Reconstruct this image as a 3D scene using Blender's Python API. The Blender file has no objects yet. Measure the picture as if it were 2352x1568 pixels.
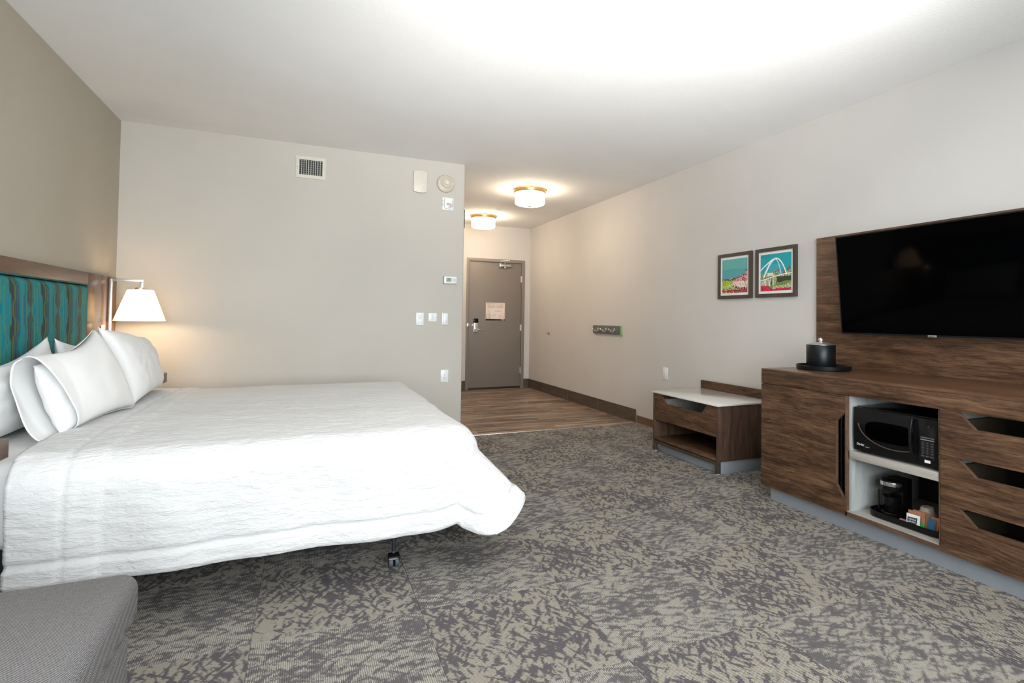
import bpy, bmesh, math, random
import numpy as np
from mathutils import Vector, Matrix, noise
random.seed(7); rng = np.random.default_rng(7)
S = bpy.context.scene
C = S.collection
PI = math.pi

# ------------------------------------------------------------------ camera
HC = 1.1991
cd = bpy.data.cameras.new('camera'); cam = bpy.data.objects.new('camera', cd); C.objects.link(cam)
S.camera = cam
yaw, pitch, roll = .42026, .02502, .01298
f0 = Vector((math.sin(yaw), math.cos(yaw), 0)); r0 = Vector((math.cos(yaw), -math.sin(yaw), 0)); u0 = Vector((0, 0, 1))
fw = math.cos(pitch)*f0 + math.sin(pitch)*u0; up = -math.sin(pitch)*f0 + math.cos(pitch)*u0
rr = math.cos(roll)*r0 + math.sin(roll)*up; uu = -math.sin(roll)*r0 + math.cos(roll)*up
cam.matrix_world = Matrix(((rr.x, uu.x, -fw.x, 0), (rr.y, uu.y, -fw.y, 0), (rr.z, uu.z, -fw.z, HC), (0, 0, 0, 1)))
cd.sensor_width = 36; cd.lens = 1264.95/2352*36
cd.shift_x = (1176-1270.59)/2352; cd.shift_y = (698.90-784)/2352
cd.clip_start = .05

# ------------------------------------------------------------------ world, lights, exposure
S.view_settings.view_transform = 'Standard'; S.view_settings.look = 'None'
S.view_settings.gamma = 1; S.view_settings.use_curve_mapping = False
S.view_settings.exposure = 0.14
W = bpy.data.worlds.new('sky'); S.world = W; W.use_nodes = True
W.node_tree.nodes['Background'].inputs[0].default_value = (.62, .78, 1, 1)
W.node_tree.nodes['Background'].inputs[1].default_value = 1.0

def area(name, loc, rot, sx, sy, power, col):
    l = bpy.data.lights.new(name, 'AREA'); l.shape = 'RECTANGLE'; l.size = sx; l.size_y = sy
    l.energy = power; l.color = col; l.spread = math.radians(135)
    o = bpy.data.objects.new(name, l); C.objects.link(o); o.location = loc; o.rotation_euler = rot
    return o
def point(name, loc, power, col, r=.05):
    l = bpy.data.lights.new(name, 'POINT'); l.energy = power; l.color = col; l.shadow_soft_size = r
    o = bpy.data.objects.new(name, l); C.objects.link(o); o.location = loc
    return o
# daylight entering through the big window behind the camera
area('window_daylight', (.55, -1.52, 1.55), (math.radians(90), 0, 0), 3.5, 1.75, 190, (.91, .962, 1))
# photographer's flash, bounced off the ceiling
fl = bpy.data.lights.new('bounce_flash', 'SPOT'); fl.energy = 570; fl.color = (1, .985, .96); fl.spot_size = math.radians(86); fl.spot_blend = 1; fl.shadow_soft_size = .12
flo = bpy.data.objects.new('bounce_flash', fl); C.objects.link(flo); flo.location = (1.0, .3, 1.4)
flo.rotation_euler = (Vector((1.35, 1.75, 2.74))-Vector((1.0, .3, 1.4))).to_track_quat('-Z', 'Y').to_euler()
WARM = (1, .70, .42)

# ------------------------------------------------------------------ dimensions
XL, XR, YB, XW, YD, H = -1.4006, 3.5169, 5.4475, 1.4379, 8.8702, 2.7432
YF = -1.45

# ------------------------------------------------------------------ helpers
def lin(c):
    c = c/255.0
    return c/12.92 if c <= .04045 else ((c+.055)/1.055)**2.4
def rgb(r, g, b): return (lin(r), lin(g), lin(b), 1)
WLD = {}
class MB:
    def __init__(s): s.v = []; s.f = []; s.m = []; s.mi = 0
    def add(s, vs, fs):
        n = len(s.v); s.v += [tuple(p) for p in vs]
        for f in fs: s.f.append([i+n for i in f]); s.m.append(s.mi)
        return s
    def box(s, x0, x1, y0, y1, z0, z1):
        vs = [(x, y, z) for x in (x0, x1) for y in (y0, y1) for z in (z0, z1)]
        return s.add(vs, [(0, 1, 3, 2), (4, 6, 7, 5), (0, 4, 5, 1), (2, 3, 7, 6), (0, 2, 6, 4), (1, 5, 7, 3)])
    def prism(s, poly, axis, lo, hi):
        """poly: 2-D points in the two other axes (in xyz order)"""
        def P(p, t):
            q = list(p); q.insert(axis, t); return tuple(q)
        n = len(poly)
        vs = [P(p, lo) for p in poly]+[P(p, hi) for p in poly]
        fs = [list(range(n))[::-1], list(range(n, 2*n))]+[(i, (i+1) % n, n+(i+1) % n, n+i) for i in range(n)]
        return s.add(vs, fs)
    def lathe(s, prof, c, axis=2, n=32, closed=False):
        """prof: (radius, height) pairs"""
        vs = []; fs = []
        for r, h in prof:
            for k in range(n):
                a = 2*PI*k/n; q = [r*math.cos(a), r*math.sin(a)]; q.insert(axis, h)
                vs.append((c[0]+q[0], c[1]+q[1], c[2]+q[2]))
        for i in range(len(prof)-1):
            for k in range(n): fs.append((i*n+k, i*n+(k+1) % n, (i+1)*n+(k+1) % n, (i+1)*n+k))
        if prof[0][0] > 1e-6 and not closed: fs.append(list(range(n))[::-1])
        if prof[-1][0] > 1e-6 and not closed: fs.append([(len(prof)-1)*n+k for k in range(n)])
        return s.add(vs, fs)
    def cyl(s, c, r, h0, h1, axis=2, n=24): return s.lathe([(r, h0), (r, h1)], c, axis, n)
    def sphere(s, c, r, n=20, sz=1): return s.lathe([(max(1e-7, r*math.sin(PI*i/12)), -sz*r*math.cos(PI*i/12)) for i in range(13)], c, 2, n)
    def tube(s, path, r, n=10):
        path = [Vector(p) for p in path]; vs = []; fs = []
        for i, p in enumerate(path):
            d = (path[min(i+1, len(path)-1)]-path[max(i-1, 0)]).normalized()
            a = d.orthogonal().normalized() if i == 0 else (pa-d*pa.dot(d)).normalized()
            pa = a; b = d.cross(a)
            for k in range(n): vs.append(p+r*(math.cos(2*PI*k/n)*a+math.sin(2*PI*k/n)*b))
        for i in range(len(path)-1):
            for k in range(n): fs.append((i*n+k, i*n+(k+1) % n, (i+1)*n+(k+1) % n, (i+1)*n+k))
        fs.append(list(range(n))[::-1]); fs.append([(len(path)-1)*n+k for k in range(n)])
        return s.add(vs, fs)
    def grid(s, pts, nu, nv):
        fs = [(i*nv+j, i*nv+j+1, (i+1)*nv+j+1, (i+1)*nv+j) for i in range(nu-1) for j in range(nv-1)]
        return s.add(pts, fs)
    def build(s, name, mats, parent=None, bevel=0, seg=2, smooth=None, recalc=True):
        if not isinstance(mats, (list, tuple)): mats = [mats]
        V = np.array(s.v, float); lo, hi = V.min(0), V.max(0)
        o = Vector(((lo[0]+hi[0])/2, (lo[1]+hi[1])/2, lo[2]))
        me = bpy.data.meshes.new(name); me.from_pydata([tuple(p) for p in (V-np.array(o))], [], s.f)
        for m in mats: me.materials.append(m)
        if any(s.m): me.polygons.foreach_set('material_index', s.m)
        if recalc or bevel:
            b = bmesh.new(); b.from_mesh(me)
            if recalc: bmesh.ops.recalc_face_normals(b, faces=b.faces)
            if bevel:
                es = [e for e in b.edges if len(e.link_faces) == 2 and e.calc_face_angle(0) > .5]
                bmesh.ops.bevel(b, geom=es, offset=bevel, segments=seg, profile=.5, affect='EDGES', clamp_overlap=True)
            b.to_mesh(me); b.free()
        if smooth is None: smooth = bevel > 0
        if smooth:
            me.polygons.foreach_set('use_smooth', [True]*len(me.polygons))
            me.set_sharp_from_angle(angle=math.radians(smooth if smooth is not True else 40))
        return link(name, me, o, parent)
def link(name, data, world, parent=None):
    o = bpy.data.objects.new(name, data); C.objects.link(o); WLD[o.name] = Vector(world)
    if parent: o.parent = parent; o.location = Vector(world)-WLD[parent.name]
    else: o.location = world
    return o
def tag(o, label=None, cat=None, group=None, kind=None):
    if label: o['label'] = label
    if cat: o['category'] = cat
    if group: o['group'] = group
    if kind: o['kind'] = kind
    return o
def thing(name, loc, label, cat, group=None): return tag(link(name, None, loc), label, cat, group)
def struct(o): o['kind'] = 'structure'; return o
def dup(o, delta=None, parent=None):
    c = o.copy(); C.objects.link(c); WLD[c.name] = WLD[o.name]+(delta or Vector())
    if delta: c.location = c.location+delta
    if parent: c.parent = parent
    for ch in [x for x in bpy.data.objects if x.parent == o]: dup(ch, None, c)
    return c
def rbox(name, mat, parent, x0, x1, y0, y1, z0, z1, bv=.002, seg=2): return MB().box(x0, x1, y0, y1, z0, z1).build(name, mat, parent, bv, seg)
def text_mesh(txt, size, mat, name, parent, origin, ax, ay, depth=.0006, align='CENTER', bold=0):
    """flat lettering lying in the plane of axes ax (reading direction) and ay (up)"""
    cu = bpy.data.curves.new(name, 'FONT'); cu.body = txt; cu.size = size; cu.align_x = align; cu.align_y = 'CENTER'; cu.extrude = depth/2; cu.offset = bold
    t = bpy.data.objects.new(name, cu); C.objects.link(t)
    bpy.context.view_layer.update()
    me = bpy.data.meshes.new_from_object(t.evaluated_get(bpy.context.evaluated_depsgraph_get()))
    bpy.data.objects.remove(t); bpy.data.curves.remove(cu)
    ax = Vector(ax).normalized(); ay = Vector(ay).normalized(); az = ax.cross(ay)
    me.transform(Matrix((ax, ay, az)).transposed().to_4x4())
    me.materials.clear(); me.materials.append(mat)
    return link(name, me, origin, parent)

# ------------------------------------------------------------------ materials
class N:
    def __init__(s, name):
        s.mat = bpy.data.materials.new(name); s.mat.use_nodes = True; s.t = s.mat.node_tree
        s.b = s.t.nodes['Principled BSDF']; s.out = s.t.nodes['Material Output']
    def n(s, typ, **kw):
        x = s.t.nodes.new(typ)
        for k, v in kw.items(): setattr(x, k, v)
        return x
    def set(s, sock, v):
        if hasattr(v, 'is_output') or isinstance(v, bpy.types.NodeSocket): s.t.links.new(v, sock)
        else: sock.default_value = v
    def math(s, op, a, b=0.0, c=None, clamp=False):
        x = s.n('ShaderNodeMath', operation=op, use_clamp=clamp); s.set(x.inputs[0], a); s.set(x.inputs[1], b)
        if c is not None: s.set(x.inputs[2], c)
        return x.outputs[0]
    def vmath(s, op, a, b):
        x = s.n('ShaderNodeVectorMath', operation=op); s.set(x.inputs[0], a); s.set(x.inputs[1], b); return x.outputs[0]
    def coord(s, kind='Object'): return s.n('ShaderNodeTexCoord').outputs[kind]
    def mapping(s, v, scale=(1, 1, 1), rot=(0, 0, 0), loc=(0, 0, 0)):
        x = s.n('ShaderNodeMapping'); s.set(x.inputs[0], v); s.set(x.inputs[1], loc); s.set(x.inputs[2], rot); s.set(x.inputs[3], scale); return x.outputs[0]
    def noise(s, v, scale, detail=2, rough=.5, dist=0.0):
        x = s.n('ShaderNodeTexNoise'); s.set(x.inputs['Vector'], v); s.set(x.inputs['Scale'], scale); s.set(x.inputs['Detail'], detail); s.set(x.inputs['Roughness'], rough); s.set(x.inputs['Distortion'], dist)
        return x.outputs[0]
    def ramp(s, f, stops, interp='LINEAR'):
        x = s.n('ShaderNodeValToRGB'); cr = x.color_ramp; cr.interpolation = interp
        while len(cr.elements) < len(stops): cr.elements.new(.5)
        for e, (p, c) in zip(cr.elements, stops): e.position = p; e.color = c
        s.set(x.inputs[0], f); return x.outputs[0]
    def mix(s, f, a, b, mode='MIX'):
        x = s.n('ShaderNodeMix', data_type='RGBA', blend_type=mode); s.set(x.inputs[0], f); s.set(x.inputs[6], a); s.set(x.inputs[7], b); return x.outputs[2]
    def sstep(s, v, lo, hi):
        x = s.n('ShaderNodeMapRange', interpolation_type='SMOOTHSTEP'); s.set(x.inputs[0], v); s.set(x.inputs[1], lo); s.set(x.inputs[2], hi); return x.outputs[0]
    def bump(s, h, strength=.3, dist=.002, normal=None):
        x = s.n('ShaderNodeBump'); s.set(x.inputs['Height'], h); s.set(x.inputs['Strength'], strength); s.set(x.inputs['Distance'], dist)
        if normal: s.set(x.inputs['Normal'], normal)
        return x.outputs[0]
    def fin(s, col=None, rough=None, metal=None, spec=None, normal=None, **kw):
        I = s.b.inputs
        if col is not None: s.set(I['Base Color'], col)
        if rough is not None: s.set(I['Roughness'], rough)
        if metal is not None: s.set(I['Metallic'], metal)
        if spec is not None: s.set(I['Specular IOR Level'], spec)
        if normal is not None: s.set(I['Normal'], normal)
        for k, v in kw.items(): s.set(I[k], v)
        return s.mat
def plain(name, col, rough=.5, metal=0, spec=.5, var=.04, nscale=40, bump=0):
    """plain paint / plastic / metal with faint noise variation"""
    m = N(name); co = m.coord(); nz = m.noise(co, nscale, 3)
    c2 = tuple(min(1, x*(1+var)) for x in col[:3])+(1,); c1 = tuple(x*(1-var) for x in col[:3])+(1,)
    nrm = m.bump(m.noise(co, nscale*8, 2), bump, .001) if bump else None
    return m.fin(m.ramp(nz, [(.3, c1), (.7, c2)]), rough, metal, spec, nrm)
def wall_mat(name, col, bump=.10, sc=220, rough=.7):
    m = N(name); g = m.n('ShaderNodeNewGeometry').outputs['Position']
    nz = m.noise(g, 1.3, 3); fine = m.noise(g, sc, 3, .6)
    c1 = tuple(x*.97 for x in col[:3])+(1,); c2 = tuple(min(1, x*1.03) for x in col[:3])+(1,)
    return m.fin(m.ramp(nz, [(.3, c1), (.7, c2)]), rough, 0, .25, m.bump(fine, bump, .002))
def wood(name, axis, dark, mid, light, rough=.42, scale=1.0, spec=.35, contrast=1.0, coat=0):
    m = N(name); co = m.coord()
    rnd = m.n('ShaderNodeObjectInfo').outputs['Random']
    off = m.n('ShaderNodeCombineXYZ'); m.set(off.inputs[0], m.math('MULTIPLY', rnd, 37.)); m.set(off.inputs[1], m.math('MULTIPLY', rnd, 91.)); m.set(off.inputs[2], m.math('MULTIPLY', rnd, 53.))
    p = m.vmath('ADD', co, off.outputs[0])
    warp = m.noise(p, 2.2*scale, 2)
    wv = m.n('ShaderNodeCombineXYZ')
    for i in range(3):
        if i != axis: m.set(wv.inputs[i], m.math('MULTIPLY', m.math('SUBTRACT', warp, .5), .045))
    p = m.vmath('ADD', p, wv.outputs[0])
    def sc(al, ac): return tuple(al if i == axis else ac for i in range(3))
    a = m.noise(m.mapping(p, sc(2.4*scale, 22*scale)), 1, 4, .6, .45)
    b = m.noise(m.mapping(p, sc(7*scale, 105*scale)), 1, 4, .65, .25)
    c = m.noise(m.mapping(p, sc(26*scale, 380*scale)), 1, 3, .6)
    v = m.math('ADD', m.math('MULTIPLY', a, .40), m.math('ADD', m.math('MULTIPLY', b, .40), m.math('MULTIPLY', c, .20)))
    w = .13/contrast
    col = m.ramp(v, [(.5-w, dark), (.5-.02, mid), (.5+w, light)])
    return m.fin(col, rough, 0, spec, m.bump(m.math('ADD', b, m.math('MULTIPLY', c, .5)), .08, .001), **({'Coat Weight': coat} if coat else {}))

M = {}
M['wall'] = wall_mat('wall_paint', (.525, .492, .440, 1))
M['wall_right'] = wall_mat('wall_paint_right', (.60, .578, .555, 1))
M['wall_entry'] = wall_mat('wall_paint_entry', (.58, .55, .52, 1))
M['wall_accent'] = wall_mat('accent_wall_paint', (.465, .42, .34, 1))
M['ceiling'] = wall_mat('ceiling_paint', (.86, .86, .85, 1), .55, 95, .85)
M['trim_metal'] = plain('brushed_aluminium_trim', (.72, .72, .72, 1), .35, .9)
M['grout'] = plain('grout', (.52, .41, .33, 1), .9)
WD, WM, WLt = (.017, .0085, .0050, 1), (.072, .0345, .0175, 1), (.180, .100, .055, 1)
M['walnut_y'] = wood('walnut_laminate_along', 1, WD, WM, WLt)
M['walnut_z'] = wood('walnut_laminate_upright', 2, (.030, .016, .011, 1), (.066, .037, .025, 1), (.115, .066, .045, 1))
M['walnut_panel'] = wood('walnut_panel', 1, (.030, .0145, .008, 1), (.092, .046, .025, 1), (.20, .112, .063, 1))
M['walnut_top'] = wood('walnut_top', 1, (.052, .024, .013, 1), (.10, .048, .026, 1), (.155, .080, .043, 1), rough=.28, spec=.5)
M['walnut_edge'] = wood('walnut_edge_band', 1, (.065, .034, .021, 1), (.105, .058, .038, 1), (.155, .09, .06, 1))
M['head_y'] = wood('headboard_wood_along', 1, (.070, .032, .015, 1), (.110, .053, .026, 1), (.155, .08, .042, 1), rough=.35, contrast=.9)
M['head_z'] = wood('headboard_wood_upright', 2, (.072, .031, .014, 1), (.115, .053, .025, 1), (.16, .082, .042, 1), rough=.30, contrast=.9)
M['stand'] = wood('nightstand_wood', 1, (.12, .075, .055, 1), (.175, .115, .088, 1), (.23, .16, .125, 1), rough=.4)
M['grey_lam_z'] = wood('grey_laminate_upright', 2, (.30, .32, .31, 1), (.38, .40, .39, 1), (.46, .47, .45, 1), contrast=.9)
M['grey_lam_y'] = wood('grey_laminate_along', 1, (.29, .27, .24, 1), (.37, .345, .31, 1), (.45, .42, .385, 1), contrast=.9)
M['kick'] = plain('toe_kick_metal_laminate', (.30, .33, .37, 1), .5, .3, .4, .03, 260)
M['dark_metal'] = plain('dark_bronze_metal', (.095, .075, .058, 1), .38, .55)
M['black_plastic'] = plain('black_plastic', (.004, .004, .0045, 1), .22, 0, .28)
M['black_matte'] = plain('black_matte', (.012, .012, .013, 1), .6)
M['black_leather'] = plain('black_leatherette', (.004, .005, .007, 1), .34, 0, .30, .1, 300, .15)
M['screen'] = plain('tv_screen', (.0006, .0006, .0008, 1), .06, 0, .03)
M['chrome'] = plain('chrome', (.75, .75, .76, 1), .12, 1)
M['nickel'] = plain('satin_nickel', (.62, .60, .57, 1), .28, 1)
M['silver'] = plain('brushed_silver', (.72, .72, .71, 1), .33, .95)
M['brass'] = plain('warm_brushed_brass', (.72, .47, .22, 1), .3, .85)
M['white_plastic'] = plain('white_plastic', (.78, .80, .80, 1), .35)
M['cream_plastic'] = plain('cream_plastic', (.66, .62, .53, 1), .4)
M['beige_plastic'] = plain('beige_plastic', (.56, .49, .40, 1), .4)
M['vent_paint'] = plain('vent_enamel', (.60, .58, .49, 1), .45)
M['quartz'] = plain('white_quartz', (.70, .69, .66, 1), .10, 0, .5, .015, 60)
M['door_paint'] = plain('door_paint', (.205, .178, .155, 1), .45, 0, .4, .02, 400, .05)
M['door_frame'] = plain('door_frame_paint', (.235, .205, .178, 1), .42, 0, .4, .02)
M['red'] = plain('red_ink', (.45, .02, .02, 1), .5)
M['lcd'] = plain('lcd', (.32, .34, .27, 1), .3)
M['ink'] = plain('ink', (.03, .035, .04, 1), .5)
M['white_ink'] = plain('white_ink', (.80, .80, .80, 1), .5)
M['grey_ink'] = plain('grey_ink', (.30, .34, .38, 1), .5)
M['mat_board'] = plain('picture_mat_board', (.80, .79, .76, 1), .7)
M['pic_frame'] = wood('picture_frame_wood', 2, (.045, .034, .026, 1), (.065, .050, .039, 1), (.085, .068, .054, 1), contrast=.8)
M['hook_board'] = plain('grey_hook_board', (.115, .12, .115, 1), .5)
M['green'] = plain('green_end_cap', (.22, .42, .12, 1), .5)
M['rubber_base'] = plain('brown_rubber_base', (.15, .088, .05, 1), .55)
M['bed_metal'] = plain('dark_bed_base', (.012, .015, .022, 1), .5)
M['rubber'] = plain('caster_rubber', (.05, .06, .075, 1), .6)
M['clear'] = plain('clear_lens', (.55, .56, .55, 1), .1, .3, .8, .5, 300)
def emis(name, col, strength, base=(.8, .8, .8, 1)):
    m = N(name); nz = m.noise(m.coord(), 6, 1)
    return m.fin(base, .35, 0, .4, None, **{'Emission Color': m.ramp(nz, [(.2, col), (.8, tuple(min(1, c*1.02) for c in col[:3])+(1,))]), 'Emission Strength': strength})
M['glow'] = emis('lit_opal_glass', (1, .79, .57, 1), 27)

# carpet: dark strokes over pale loop threads; threads run along the tile's x axis, each tile turned in the scene
def carpet(name, bold):
    m = N(name); co = m.coord(); rnd = m.n('ShaderNodeObjectInfo').outputs['Random']
    off = m.n('ShaderNodeCombineXYZ'); m.set(off.inputs[0], m.math('MULTIPLY', rnd, 71.)); m.set(off.inputs[1], m.math('MULTIPLY', rnd, 133.))
    p = m.vmath('ADD', co, off.outputs[0])
    dens = m.noise(p, 4.0, 1)
    rows = m.n('ShaderNodeTexWave', wave_type='BANDS', bands_direction='Y', wave_profile='SIN'); m.set(rows.inputs['Vector'], p); m.set(rows.inputs['Scale'], 50. if bold else 46.); m.set(rows.inputs['Distortion'], .8); m.set(rows.inputs['Detail'], 1.); m.set(rows.inputs['Detail Scale'], 4.)
    thread = m.noise(m.mapping(p, (34, 230, 1)), 1, 3, .6)
    jx = m.n('ShaderNodeCombineXYZ'); m.set(jx.inputs[0], m.math('MULTIPLY', m.math('SUBTRACT', m.noise(m.mapping(p, (14, 300, 1)), 1, 2, .6), .5), .032 if bold else .050)); pj = m.vmath('ADD', p, jx.outputs[0])
    best = None
    fans = [(-44, 54, 14), (-18, 62, 13), (14, 54, 13), (40, 58, 14)] if bold else [(-34, 56, 12), (-10, 66, 11), (9, 58, 11), (30, 64, 12)]
    for i, (ang, sx, sy) in enumerate(fans):
        q = m.mapping(pj, (1, 1, 1), (0, 0, math.radians(ang)), (i*3.1, i*1.7, 0))
        nz = m.noise(m.mapping(q, (sx, sy, 1)), 1, 1.0, .4, .15)
        best = nz if best is None else m.math('MAXIMUM', best, nz)
    v = m.math('ADD', best, m.math('MULTIPLY', m.math('SUBTRACT', dens, .5), .24))
    v = m.math('ADD', v, m.math('MULTIPLY', m.math('SUBTRACT', thread, .5), .16 if bold else .24))
    dark = m.sstep(v, .578, .628) if bold else m.sstep(v, .562, .628)
    ln = m.sstep(m.math('ADD', rows.outputs['Fac'], m.math('MULTIPLY', m.math('SUBTRACT', thread, .5), 1.3)), .10, .60)
    if bold: light = m.mix(ln, (.190, .175, .150, 1), (.325, .298, .243, 1))
    else: light = m.mix(ln, (.185, .172, .155, 1), (.350, .328, .280, 1))
    dk = m.mix(m.math('ADD', m.math('MULTIPLY', ln, .5), m.math('MULTIPLY', thread, .5)), (.066, .059, .064, 1), (.120, .110, .116, 1))
    col = m.mix(m.math('MULTIPLY', dark, 1. if bold else .92), light, dk)
    h = m.math('ADD', rows.outputs['Fac'], m.math('MULTIPLY', m.noise(p, 500, 2), .8))
    return m.fin(col, .95, 0, .1, m.bump(h, .35, .002))
M['carpet'] = carpet('carpet_weave_bold', True); M['carpet_fine'] = carpet('carpet_weave_fine', False)
def plank_mat():
    m = N('wood_look_tile'); co = m.coord(); rnd = m.n('ShaderNodeObjectInfo').outputs['Random']
    off = m.n('ShaderNodeCombineXYZ'); m.set(off.inputs[0], m.math('MULTIPLY', rnd, 41.)); m.set(off.inputs[1], m.math('MULTIPLY', rnd, 77.))
    p = m.vmath('ADD', co, off.outputs[0])
    a = m.noise(m.mapping(p, (1.1, 20, 8)), 1, 3, .55, .35); b = m.noise(m.mapping(p, (5, 90, 30)), 1, 3, .6)
    v = m.math('ADD', m.math('ADD', m.math('MULTIPLY', a, .7), m.math('MULTIPLY', b, .3)), m.math('MULTIPLY', m.math('SUBTRACT', rnd, .5), .07))
    col = m.ramp(v, [(.40, (.062, .044, .034, 1)), (.5, (.22, .150, .108, 1)), (.60, (.42, .305, .225, 1))])
    return m.fin(col, .38, 0, .4, m.bump(b, .06, .001))
M['plank'] = plank_mat()
M['skirt_tile'] = wood('skirting_tile', 1, (.052, .038, .028, 1), (.085, .063, .047, 1), (.14, .105, .08, 1), rough=.3)
def duvet_mat(name, scl, strength, col=(.80, .80, .80, 1), dist=.006):
    m = N(name); co = m.coord()
    nz = m.noise(m.mapping(co, scl), 1, 3, .55, .8); n2 = m.noise(m.mapping(co, tuple(x*.33 for x in scl)), 1, 2, .5, .5)
    h = m.math('ADD', nz, m.math('MULTIPLY', n2, .8))
    return m.fin(col, .85, 0, .15, m.bump(h, strength, dist), **{'Sheen Weight': .1})
M['duvet'] = duvet_mat('crinkled_white_cotton', (26, 78, 78), .55, (.625, .625, .62, 1), .011)
M['linen'] = duvet_mat('smooth_white_cotton', (7, 9, 9), .35, (.78, .78, .77, 1))
M['insert'] = plain('blue_white_pillow_ticking', (.62, .68, .80, 1), .85)
def tweed():
    m = N('grey_tweed'); co = m.coord(); 
    a = m.n('ShaderNodeTexWave', wave_type='BANDS', bands_direction='DIAGONAL'); m.set(a.inputs['Vector'], m.mapping(co, (1, 1, .8))); m.set(a.inputs['Scale'], 175.); m.set(a.inputs['Distortion'], 3.); m.set(a.inputs['Detail'], 2.); m.set(a.inputs['Detail Scale'], 30.)
    b = m.n('ShaderNodeTexWave', wave_type='BANDS', bands_direction='DIAGONAL'); m.set(b.inputs['Vector'], m.mapping(co, (1, -1, -1))); m.set(b.inputs['Scale'], 165.); m.set(b.inputs['Distortion'], 3.); m.set(b.inputs['Detail'], 2.); m.set(b.inputs['Detail Scale'], 30.)
    nz = m.noise(co, 260, 2)
    v = m.math('ADD', m.math('MULTIPLY', a.outputs['Fac'], m.math('MULTIPLY', b.outputs['Fac'], 1.1)), m.math('MULTIPLY', m.math('ADD', nz, m.noise(co, 620, 1)), .42))
    col = m.ramp(v, [(.25, (.036, .034, .035, 1)), (.6, (.130, .124, .124, 1)), (1.1, (.38, .365, .36, 1))])
    return m.fin(col, .9, 0, .15, m.bump(v, .5, .002))
M['tweed'] = tweed()
def shade_mat():
    m = N('lamp_shade_fabric'); co = m.coord(); nz = m.noise(m.mapping(co, (300, 300, 60)), 1, 2)
    col = m.ramp(nz, [(.3, (.88, .85, .77, 1)), (.7, (.93, .91, .84, 1))])
    d = m.n('ShaderNodeBsdfDiffuse'); t = m.n('ShaderNodeBsdfTranslucent'); mx = m.n('ShaderNodeMixShader')
    m.set(d.inputs[0], col); m.set(t.inputs[0], col); mx.inputs[0].default_value = .55
    m.t.links.new(d.outputs[0], mx.inputs[1]); m.t.links.new(t.outputs[0], mx.inputs[2]); m.t.links.new(mx.outputs[0], m.out.inputs[0])
    return m.mat
M['shade'] = shade_mat()
def vcol(name, rough=.6, bump=0, spec=.3):
    m = N(name); a = m.n('ShaderNodeVertexColor', layer_name='Col')
    nrm = m.bump(m.noise(m.coord(), 700, 2), bump, .001) if bump else None
    return m.fin(a.outputs[0], rough, 0, spec, nrm)
M['print'] = vcol('printed_ink', .45)
M['fabric_print'] = vcol('woven_headboard_fabric', .8, .3, .2)
def glass_pane():
    m = N('window_glass'); t = m.n('ShaderNodeBsdfTransparent'); g = m.n('ShaderNodeBsdfGlossy'); mx = m.n('ShaderNodeMixShader'); mx.inputs[0].default_value = .06
    g.inputs['Roughness'].default_value = .02
    m.t.links.new(t.outputs[0], mx.inputs[1]); m.t.links.new(g.outputs[0], mx.inputs[2]); m.t.links.new(mx.outputs[0], m.out.inputs[0]); return m.mat
M['pane'] = glass_pane()
M['drawer_side'] = plain('olive_drawer_side', (.085, .072, .046, 1), .6)
M['drawer_dark'] = plain('dark_drawer_lining', (.030, .022, .014, 1), .6)

def print_mesh(name, img, P, mat, parent):
    """img: h x w x 3 sRGB 0..255, first row on top; P(u, v) -> world point, u right, v up in 0..1"""
    h, w, _ = img.shape
    U = np.linspace(0, 1, w+1); V = np.linspace(1, 0, h+1)
    pts = np.array([P(u, v) for v in V for u in U])
    o = Vector(((pts[:, 0].min()+pts[:, 0].max())/2, (pts[:, 1].min()+pts[:, 1].max())/2, pts[:, 2].min()))
    idx = np.arange(h*w); r = idx//w; c = idx % w; a = r*(w+1)+c
    faces = np.stack([a, a+w+1, a+w+2, a+1], 1)
    me = bpy.data.meshes.new(name); me.from_pydata((pts-np.array(o)).tolist(), [], faces.tolist())
    x = img.reshape(-1, 3)/255.; x = np.where(x <= .04045, x/12.92, ((x+.055)/1.055)**2.4)
    col = np.ones((h*w, 4, 4)); col[:, :, :3] = x[:, None, :]
    ca = me.color_attributes.new('Col', 'FLOAT_COLOR', 'CORNER'); ca.data.foreach_set('color', col.ravel().astype(np.float32))
    me.materials.append(mat)
    return link(name, me, o, parent)

# ================================================================== SETTING
floor = struct(MB().box(XL-.1, XR+.1, YF-.1, YD+.2, -.15, -.004).build('floor', M['grout']))
ceil = struct(MB().box(XL-.1, XR+.1, YF-.1, YD+.2, H, H+.12).build('ceiling', M['ceiling']))
struct(MB().box(XL-.12, XL, YF-.1, YB+.05, 0, H).build('wall_left', M['wall_accent']))
# bathroom block: back wall of the bedroom and its rounded outer corner into the entry hall
rc = .018
poly = [(XL, YB)]+[(XW-rc+rc*math.sin(a), YB+rc-rc*math.cos(a)) for a in np.linspace(0, PI/2, 7)]+[(XW, YD+.05), (XW-.12, YD+.05), (XW-.12, YB+.12), (XL, YB+.12)]
struct(MB().prism(poly, 2, 0, H).build('wall_back', M['wall'], smooth=30))
struct(MB().box(XR, XR+.12, YF-.1, YD+.1, 0, H).build('wall_right', M['wall_right']))
DX0, DX1, DZ = 2.394, 3.416, 2.184
we = MB().box(XW, DX0+.02, YD, YD+.12, 0, H).box(DX1-.02, XR, YD, YD+.12, 0, H).box(DX0+.02, DX1-.02, YD, YD+.12, DZ-.02, H)
struct(we.build('wall_entry', M['wall_entry']))
wx0, wx1, wz0, wz1 = -1.20, 2.30, .67, 2.43
wf = MB().box(XL, wx0, YF-.1, YF, 0, H).box(wx1, XR, YF-.1, YF, 0, H).box(wx0, wx1, YF-.1, YF, 0, wz0).box(wx0, wx1, YF-.1, YF, wz1, H)
struct(wf.build('wall_front', M['wall']))
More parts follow.
